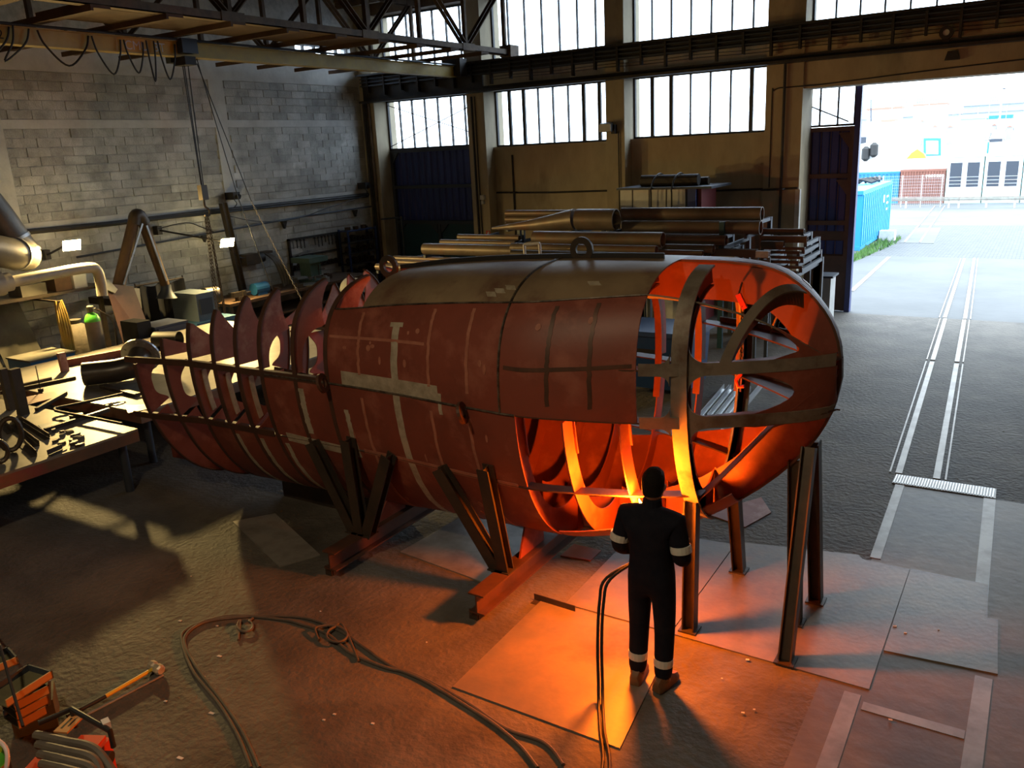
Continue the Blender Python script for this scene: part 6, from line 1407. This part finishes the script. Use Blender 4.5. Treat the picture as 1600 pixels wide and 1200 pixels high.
for k in range(34):
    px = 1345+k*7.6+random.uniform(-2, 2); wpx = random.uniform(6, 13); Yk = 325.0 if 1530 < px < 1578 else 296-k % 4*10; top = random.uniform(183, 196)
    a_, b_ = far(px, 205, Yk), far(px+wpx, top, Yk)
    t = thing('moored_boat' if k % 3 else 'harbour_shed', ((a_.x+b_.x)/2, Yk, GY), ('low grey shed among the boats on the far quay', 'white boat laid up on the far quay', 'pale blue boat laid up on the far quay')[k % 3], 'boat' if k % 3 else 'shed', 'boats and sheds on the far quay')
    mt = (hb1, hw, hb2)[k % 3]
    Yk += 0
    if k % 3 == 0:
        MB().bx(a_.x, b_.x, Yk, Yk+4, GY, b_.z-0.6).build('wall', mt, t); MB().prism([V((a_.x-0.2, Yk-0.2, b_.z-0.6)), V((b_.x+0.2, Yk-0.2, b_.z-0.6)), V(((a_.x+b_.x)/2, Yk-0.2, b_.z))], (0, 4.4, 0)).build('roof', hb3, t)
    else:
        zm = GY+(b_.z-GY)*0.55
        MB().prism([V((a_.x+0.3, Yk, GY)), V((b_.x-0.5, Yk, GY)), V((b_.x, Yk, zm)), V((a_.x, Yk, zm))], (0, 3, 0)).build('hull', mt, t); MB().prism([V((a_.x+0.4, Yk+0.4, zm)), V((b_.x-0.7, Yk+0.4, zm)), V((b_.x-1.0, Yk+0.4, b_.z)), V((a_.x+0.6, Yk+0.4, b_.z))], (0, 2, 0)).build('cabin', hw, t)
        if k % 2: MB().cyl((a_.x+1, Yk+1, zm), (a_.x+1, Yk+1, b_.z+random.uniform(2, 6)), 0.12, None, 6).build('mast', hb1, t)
# white dome tent
YD = 640.0; p = far(1461, 200, YD); r = (far(1482, 190, YD)-far(1441, 190, YD)).x/2
tag(MB().lathe([(r*0.98, -r*0.9), (r, -r*0.3), (r*0.97, 0.1*r), (r*0.85, r*0.5), (r*0.6, r*0.78), (r*0.3, r*0.92), (0.02, r*0.97)], (p.x, YD, GY+r*0.9), (0, 0, 1), 20).build('dome_tent', hw, None, True), 'big white dome tent in the harbour yard', 'tent')
S('ground_quay', MB().bx(-90, 60, 100, 300, -0.8, GY+0.03), pm('pale_quay', (0.45,0.46,0.46), None, 0.2, 0.8))
# motor yacht at the edge of the gate
Yb = 97.0; y_ = thing('motor_yacht', far(1345, 235, Yb), 'white motor yacht with dark fenders behind the near blue container', 'boat')
A = lambda px, py: far(px, py, Yb)
MB().prism([V((A(1315, 262).x, Yb, GY)), V((A(1362, 252).x, Yb, GY)), A(1368, 222), A(1372, 212), A(1315, 214)], (0, 3.5, 0)).build('hull', hw, y_)
MB().prism([A(1315, 214), A(1362, 212), A(1355, 196), A(1315, 192)], (0, 3.0, 0)).build('deck_house', hw, y_); MB().prism([A(1342, 225), A(1353, 223), A(1354, 214), A(1342, 214)], (0, -0.1, 0)).build('window', M['gframe'], y_)
for px in (1352, 1365): MB().lathe([(0.15, 0), (0.42, 0.25), (0.42, 1.25), (0.15, 1.5)], far(px, 246 if px > 1360 else 252, Yb-0.6), (0, 0, 1), 12).build('fender', M['black'], y_, True)
y_ = thing('sailing_boat', far(1370, 190, 170), 'white cabin cruiser further out with thin mast', 'boat')
MB().prism([V((far(1352, 204, 170).x, 170, GY)), V((far(1376, 204, 170).x, 170, GY)), far(1378, 194, 170), far(1352, 194, 170)], (0, 4, 0)).build('hull', hw, y_); MB().prism([far(1354, 194, 170), far(1374, 194, 170), far(1370, 184, 170), far(1356, 184, 170)], (0, 3, 0)).build('cabin', hw, y_); MB().cyl(far(1361, 190, 170), far(1361, 155, 170), 0.12).build('mast', M['gframe'], y_)
YF = gY(1455, 244); fm = thing('blue_frame_board', far(1455, 245, YF), 'white board in a blue frame standing behind the containers', 'board')
q = [V((far(1443, 244, YF).x, YF, GY)), V((far(1470, 244, YF).x, YF, GY)), far(1470, 216, YF), far(1443, 216, YF)]
MB().prism(q, (0, 0.6, 0)).build('frame', cblue, fm); q2 = [far(1447, 241, YF-0.1), far(1466, 241, YF-0.1), far(1466, 220, YF-0.1), far(1447, 220, YF-0.1)]; MB().prism(q2, (0, 0.05, 0)).build('board', hw, fm)
tag(MB().prism([far(1416, 248, gY(1430, 248)), far(1447, 248, gY(1430, 248)), far(1444, 241, gY(1430, 248)), far(1433, 233, gY(1430, 248)), far(1424, 239, gY(1430, 248))], (0, 1.5, 0)).build('yellow_cover', pm('yellow_cover', (0.75,0.65,0.02), None, 1, 0.6)), 'bright yellow cover over a heap behind the brown container', 'cover')
v_ = thing('white_van', far(1530, 222, gY(1530, 222)), 'white van parked on the quay', 'van'); YV = gY(1530, 222); a_, b_ = far(1521, 222, YV), far(1538, 206, YV)
MB().prism([V((a_.x, YV, a_.z+0.3)), V((b_.x, YV, a_.z+0.3)), V((b_.x, YV, a_.z+1.1)), V((b_.x-0.3, YV, b_.z)), V((a_.x+0.3, YV, b_.z)), V((a_.x, YV, a_.z+1.1))], (0, 4.5, 0)).build('body', hw, v_); MB().bx(a_.x+0.3, b_.x-0.3, YV-0.05, YV, a_.z+1.1, b_.z-0.15).build('windscreen', M['gframe'], v_)
for x in (a_.x+0.1, b_.x-0.3): MB().cyl((x, YV+0.8, a_.z+0.3), (x+0.2, YV+0.8, a_.z+0.3), 0.32).build('wheel', M['black'], v_)
t_ = thing('tank_truck', far(1556, 222, gY(1556, 222)), 'small tank truck beside the white van', 'truck'); YK = gY(1556, 222); a_ = far(1556, 222, YK)
MB().cyl(a_+V((0, 0, 2.2)), a_+V((0.3, 6.5, 2.2)), 1.3).build('tank', M['wconc'], t_, True); MB().bx(a_.x-1.6, a_.x+1.6, YK-1, YK+1, a_.z, a_.z+0.9).build('chassis', M['gframe'], t_)
tag(MB().prism([V((far(1503, 246, 84).x, 84, GY)), V((far(1532, 246, 84).x, 84, GY)), far(1540, 226, 84), far(1512, 226, 84)], (0, 1.0, 0)).build('covered_boat', hw), 'white covered boat lying behind the first mint cabin', 'boat')
fbox('white_container', 1541, 1600, 222, 244, 80, 3, hw, 'white storage unit with blue corner behind the cabins', 'container'); fbox('blue_corner', 1541, 1546, 222, 244, 79.9, 0.06, cblue, 'blue panel at the corner of the white storage unit', 'panel')
lp_ = thing('street_lamp', far(1564, 200, 318), 'tall thin street lamp in the harbour', 'street lamp'); MB().cyl((far(1562, 196, 318).x, 318, GY), far(1566, 138, 318), 0.3, 0.2, 8).build('pole', M['wconc'], lp_); MB().bx(far(1566, 138, 318).x, far(1572, 138, 318).x, 318, 318.5, far(1566, 138, 318).z-0.3, far(1566, 138, 318).z+0.1).build('lamp_head', M['gframe'], lp_)
for k in range(9):
    px = 1384+k*7; tag(MB().bx(*(lambda p, q: (p.x, q.x, 600+k, 603+k, GY, q.z))(far(px, 207, 600+k), far(px+5, 203-(k % 3), 600+k))).build('parked_car', (hb1, cwhite, hb3)[k % 3]), ('grey car parked in the quay row', 'white car parked in the quay row', 'red car parked in the quay row')[k % 3], 'car', 'cars parked along the quay')
# ------------------------------------------------------------ tools in the near corner
hm = thing('sledgehammer', (-6.1, 3.5, 0), 'sledgehammer with yellow and black handle lying on the floor', 'hammer')
a, b, c = V(onz(240, 1045, 0.05)), V(onz(165, 1088, 0.05)), V(onz(105, 1120, 0.05))
d = (a-c).normalized(); s = V((d.y, -d.x, 0))
MB().tube([b, a], 0.017, 10).build('handle', pm('tool_yellow', (0.60,0.38,0.03), None, 3, 0.45), hm, True); MB().tube([c, b], [0.019, 0.018], 10).build('grip', M['black'], hm, True)
hd = MB(); hd.lathe([(0.032,-0.085),(0.045,-0.07),(0.045,-0.02),(0.036,0.0),(0.045,0.02),(0.045,0.07),(0.032,0.085)], a+d*0.02, s, 8); hd.build('head', M['ground'], hm)
o = MB().tube([V(onz(255, 1055, 0.012)), V(onz(120, 1125, 0.012))], 0.011, 8).build('steel_rod', M['steel']); tag(o, 'thin steel rod lying beside the sledgehammer handle', 'rod')
# welding set
M['wred'] = pm('welder_red', (0.55,0.05,0.015), None, 3, 0.4); M['wdark'] = pm('welder_dark_red', (0.10,0.018,0.014), None, 3, 0.5); M['tray'] = pm('tray_olive', (0.11,0.10,0.05), (0.08,0.07,0.04), 5, 0.6); M['trim'] = pm('tray_edge', (0.42,0.21,0.07), None, 4, 0.55)
ws = thing('welding_set', (-5.05, 2.25, 0), 'red and black welding set with a carrying frame in the near corner', 'welding set')
def P3(px, py, z): return V(onz(px, py, z))
z1 = 0.62
A, B, C_, D = P3(136, 1152, z1), P3(165, 1151, z1), P3(206, 1196, z1), P3(150, 1215, z1)
tl, tr_, brr, bl_ = P3(84, 1138, z1), P3(164, 1152, z1), P3(205, 1205, z1), P3(100, 1230, z1)
ex = (tr_-tl); ey = (bl_-tl)
X0 = P3(80, 1150, z1); U = (P3(166, 1152, z1)-X0); Wv = V((U.y, -U.x, 0)).normalized()*0.75
MB().prism([X0-V((0,0,z1-0.08)), X0+U-V((0,0,z1-0.08)), X0+U+Wv-V((0,0,z1-0.08)), X0+Wv-V((0,0,z1-0.08))], (0, 0, z1-0.10)).build('casing', M['wred'], ws)
q0, q1 = X0+U*0.55, X0+U
MB().prism([q0+V((0,0,-0.02)), q1+V((0,0,-0.02)), q1+Wv+V((0,0,-0.02)), q0+Wv+V((0,0,-0.02))], (0, 0, 0.035)).build('red_cover', M['wred'], ws)
MB().prism([q1+V((0,0,-0.5)), q1+Wv+V((0,0,-0.5)), q1+Wv+V((0,0,0.0)), q1+V((0,0,0.0))], U.normalized()*0.03).build('front_panel', M['wred'], ws)
f0, f1 = P3(112, 1108, 0.72), P3(172, 1142, 0.72)
MB().tube([P3(60, 1130, 0.72), f0, f1, f1-V((0,0,0.12))], 0.018, 8).build('carry_frame', M['black'], ws, True)
MB().tube([f0, f0-V((0,0,0.14))], 0.016, 8).build('carry_frame', M['black'], ws, True)
MB().bar(f1+V((-0.12,0.04,0.0)), f1+V((-0.06,0.02,0.0)), 0.045, 0.045).build('clip', M['wconc'], ws)
l0 = P3(84, 1145, 0.66); l1 = P3(110, 1120, 0.66); dd = (l1-l0); nn = V((dd.y, -dd.x, 0)).normalized()*0.10
sgn_ = MB().prism([l0, l1, l1+nn, l0+nn], (0, 0, 0.012)).build('label_plate', M['trim'], ws)
MB().prism([l0+dd*0.2+nn*0.25+V((0,0,0.012)), l1-dd*0.15+nn*0.25+V((0,0,0.012)), l1-dd*0.15+nn*0.4+V((0,0,0.012)), l0+dd*0.2+nn*0.4+V((0,0,0.012))], (0, 0, 0.001)).prism([l0+dd*0.35+nn*0.6+V((0,0,0.012)), l1-dd*0.1+nn*0.6+V((0,0,0.012)), l1-dd*0.1+nn*0.72+V((0,0,0.012)), l0+dd*0.35+nn*0.72+V((0,0,0.012))], (0, 0, 0.001)).build('lettering', M['black'], ws)
k1 = q1+Wv*0.15+U.normalized()*0.03+V((0,0,-0.06)); MB().cyl(k1, k1+U.normalized()*0.06, 0.04).build('knob', M['black'], ws); k2 = k1+Wv*0.12+V((0,0,0.02)); MB().cyl(k2, k2+U.normalized()*0.04, 0.03).build('knob', M['wconc'], ws)
for x_ in (0.1, 0.9):
    for y_ in (0.1, 0.9): MB().cyl(X0+U*x_+Wv*y_-V((0,0,z1)), X0+U*x_+Wv*y_-V((0,0,z1-0.1)), 0.04).build('foot', M['black'], ws)
# open cantilever toolbox
tb = thing('tool_box', P3(40, 1110, 0), 'open cantilever toolbox with stepped trays in the near corner', 'tool box')
def trayb(p, q, w, z, h, name='tray'):
    d = (q-p); n = V((-d.y, d.x, 0)).normalized()*w; t = 0.012; e = d.normalized()*t; m_ = n.normalized()*t
    mb = MB().prism([p, q, q+n, p+n], (0, 0, 0.008)); o = mb.build(name, M['tray'], tb)
    e2 = MB().prism([p, q, q+m_, p+m_], (0, 0, h)); e2.build('tray_edge', M['trim'], tb)
    MB().prism([p+n, q+n, q+n-m_, p+n-m_], (0, 0, h)).build('tray_edge', M['gframe'], tb); MB().prism([q, q+n, q+n-e, q-e], (0, 0, h)).build('tray_edge', M['gframe'], tb)
    return o
trayb(P3(12, 1106, 0.55), P3(84, 1059, 0.55), 0.26, 0.55, 0.06)
trayb(P3(-60, 1075, 0.60), P3(30, 1037, 0.60), 0.22, 0.6, 0.06)
for k, z in enumerate((0.44, 0.34, 0.24)):
    p, q = P3(25+k*3, 1112+k*14, z), P3(80-k*2, 1083+k*16, z); trayb(p, q, 0.24, z, 0.07)
pa, qa = P3(15, 1120, 0.2), P3(84, 1100, 0.2)
dq = (qa-pa); nq = V((-dq.y, dq.x, 0)).normalized()*0.28
MB().prism([V((pa.x, pa.y, 0)), V((qa.x, qa.y, 0)), V((qa.x+nq.x, qa.y+nq.y, 0)), V((pa.x+nq.x, pa.y+nq.y, 0))], (0, 0, 0.24)).build('box', M['tray'], tb)
for u in (0.15, 0.9): MB().bar(V((pa.x+dq.x*u, pa.y+dq.y*u, 0.2)), P3(12, 1106, 0.55).lerp(P3(84, 1059, 0.55), u), 0.02, 0.006).build('hinge_arm', M['steel'], tb)
# gas bottle with regulator at the very corner
c = P3(2, 1185, 0.62); cyl2 = thing('gas_cylinder', (c.x-0.06, c.y-0.05, 0), 'gas cylinder with green shoulder and brass regulator in the near corner', 'gas cylinder')
c0 = V((c.x-0.06, c.y-0.05, 0))
MB().lathe([(0.11, 0), (0.115, 0.02), (0.115, 0.60)], c0, (0, 0, 1), 20).build('bottle', bottle, cyl2, True); MB().lathe([(0.115, 0.60), (0.105, 0.66), (0.07, 0.71), (0.035, 0.74)], c0, (0, 0, 1), 20).build('shoulder', green, cyl2, True)
M['brass'] = pm('brass', (0.45,0.30,0.10), None, 3, 0.35, 0.8)
MB().cyl(c0+V((0,0,0.74)), c0+V((0,0,0.86)), 0.022).cyl(c0+V((0,0,0.80)), c0+V((0.13,0.03,0.80)), 0.018).build('regulator', M['brass'], cyl2, True); MB().cyl(c0+V((0.05,0.0,0.86)), c0+V((0.06,-0.03,0.90)), 0.04).build('gauge', M['wconc'], cyl2, True)
MB().tube(spline([c0+V((0.13,0.03,0.80)), c0+V((0.24,0.02,0.74)), c0+V((0.30,-0.10,0.5)), c0+V((0.32,-0.25,0.1))], 6), 0.014, 8).build('gas_hose', pm('pale_hose', (0.50,0.42,0.42), None, 3, 0.5), cyl2, True)
for k in range(4):
    o = MB().tube(spline([P3(56+k*3, 1148+k*15, 0.66), P3(100+k*2, 1158+k*15, 0.70), P3(150-k*2, 1172+k*16, 0.69), P3(186-k*22, 1222+k*14, 0.60)], 6), 0.028, 8).build('thick_cable', M['hose'], None, True); tag(o, 'thick welding cable coiled over the red welding set', 'cable', 'thick cables on the welding set')
o = MB().tube([P3(-8, 990, 0.0)+V((0,0,0)), P3(0, 1010, 0.9), P3(36, 1135, 0.62)], 0.010, 6).build('thin_rod', M['black']); tag(o, 'thin black antenna-like rod rising beside the toolbox', 'rod')
for k, (px, py, w, mt, lb) in enumerate(((325, 1115, 0.05, 'wconc', 'small pale label scrap on the floor by the hoses'), (338, 1026, 0.04, 'wconc', 'tiny pale scrap on the floor inside the hose bend'), (275, 1185, 0.05, 'wconc', 'small curled scrap on the floor left of the hoses'))):
    p = P3(px, py, 0); o = MB().prism([p, p+V((w,0.01,0)), p+V((w,0.03,0)), p+V((0,0.025,0))], (0, 0, 0.004)).build('litter', M[mt]); tag(o, lb.replace('left of', 'beside'), 'litter')
random.seed(3)
for k in range(26):
    px, py = random.choice(((random.uniform(1060, 1500), random.uniform(860, 1180)), (random.uniform(150, 700), random.uniform(860, 1190)), (random.uniform(1340, 1590), random.uniform(560, 760))))
    p = P3(px, py, 0.004 if px > 1300 else 0); s_ = random.uniform(0.012, 0.03); z0 = 0.0125 if (-3.6 < p.x < 0.0 and 4.6 < p.y < 8.1) else p.z
    o = MB().prism([(p.x, p.y, z0), (p.x+s_, p.y+s_*0.3, z0), (p.x+s_*0.8, p.y+s_, z0), (p.x-s_*0.1, p.y+s_*0.7, z0)], (0, 0, 0.006)).build('litter_chip', M['wconc']); tag(o, 'tiny pale chip lying on the hall floor', 'litter', 'pale chips on the floor')
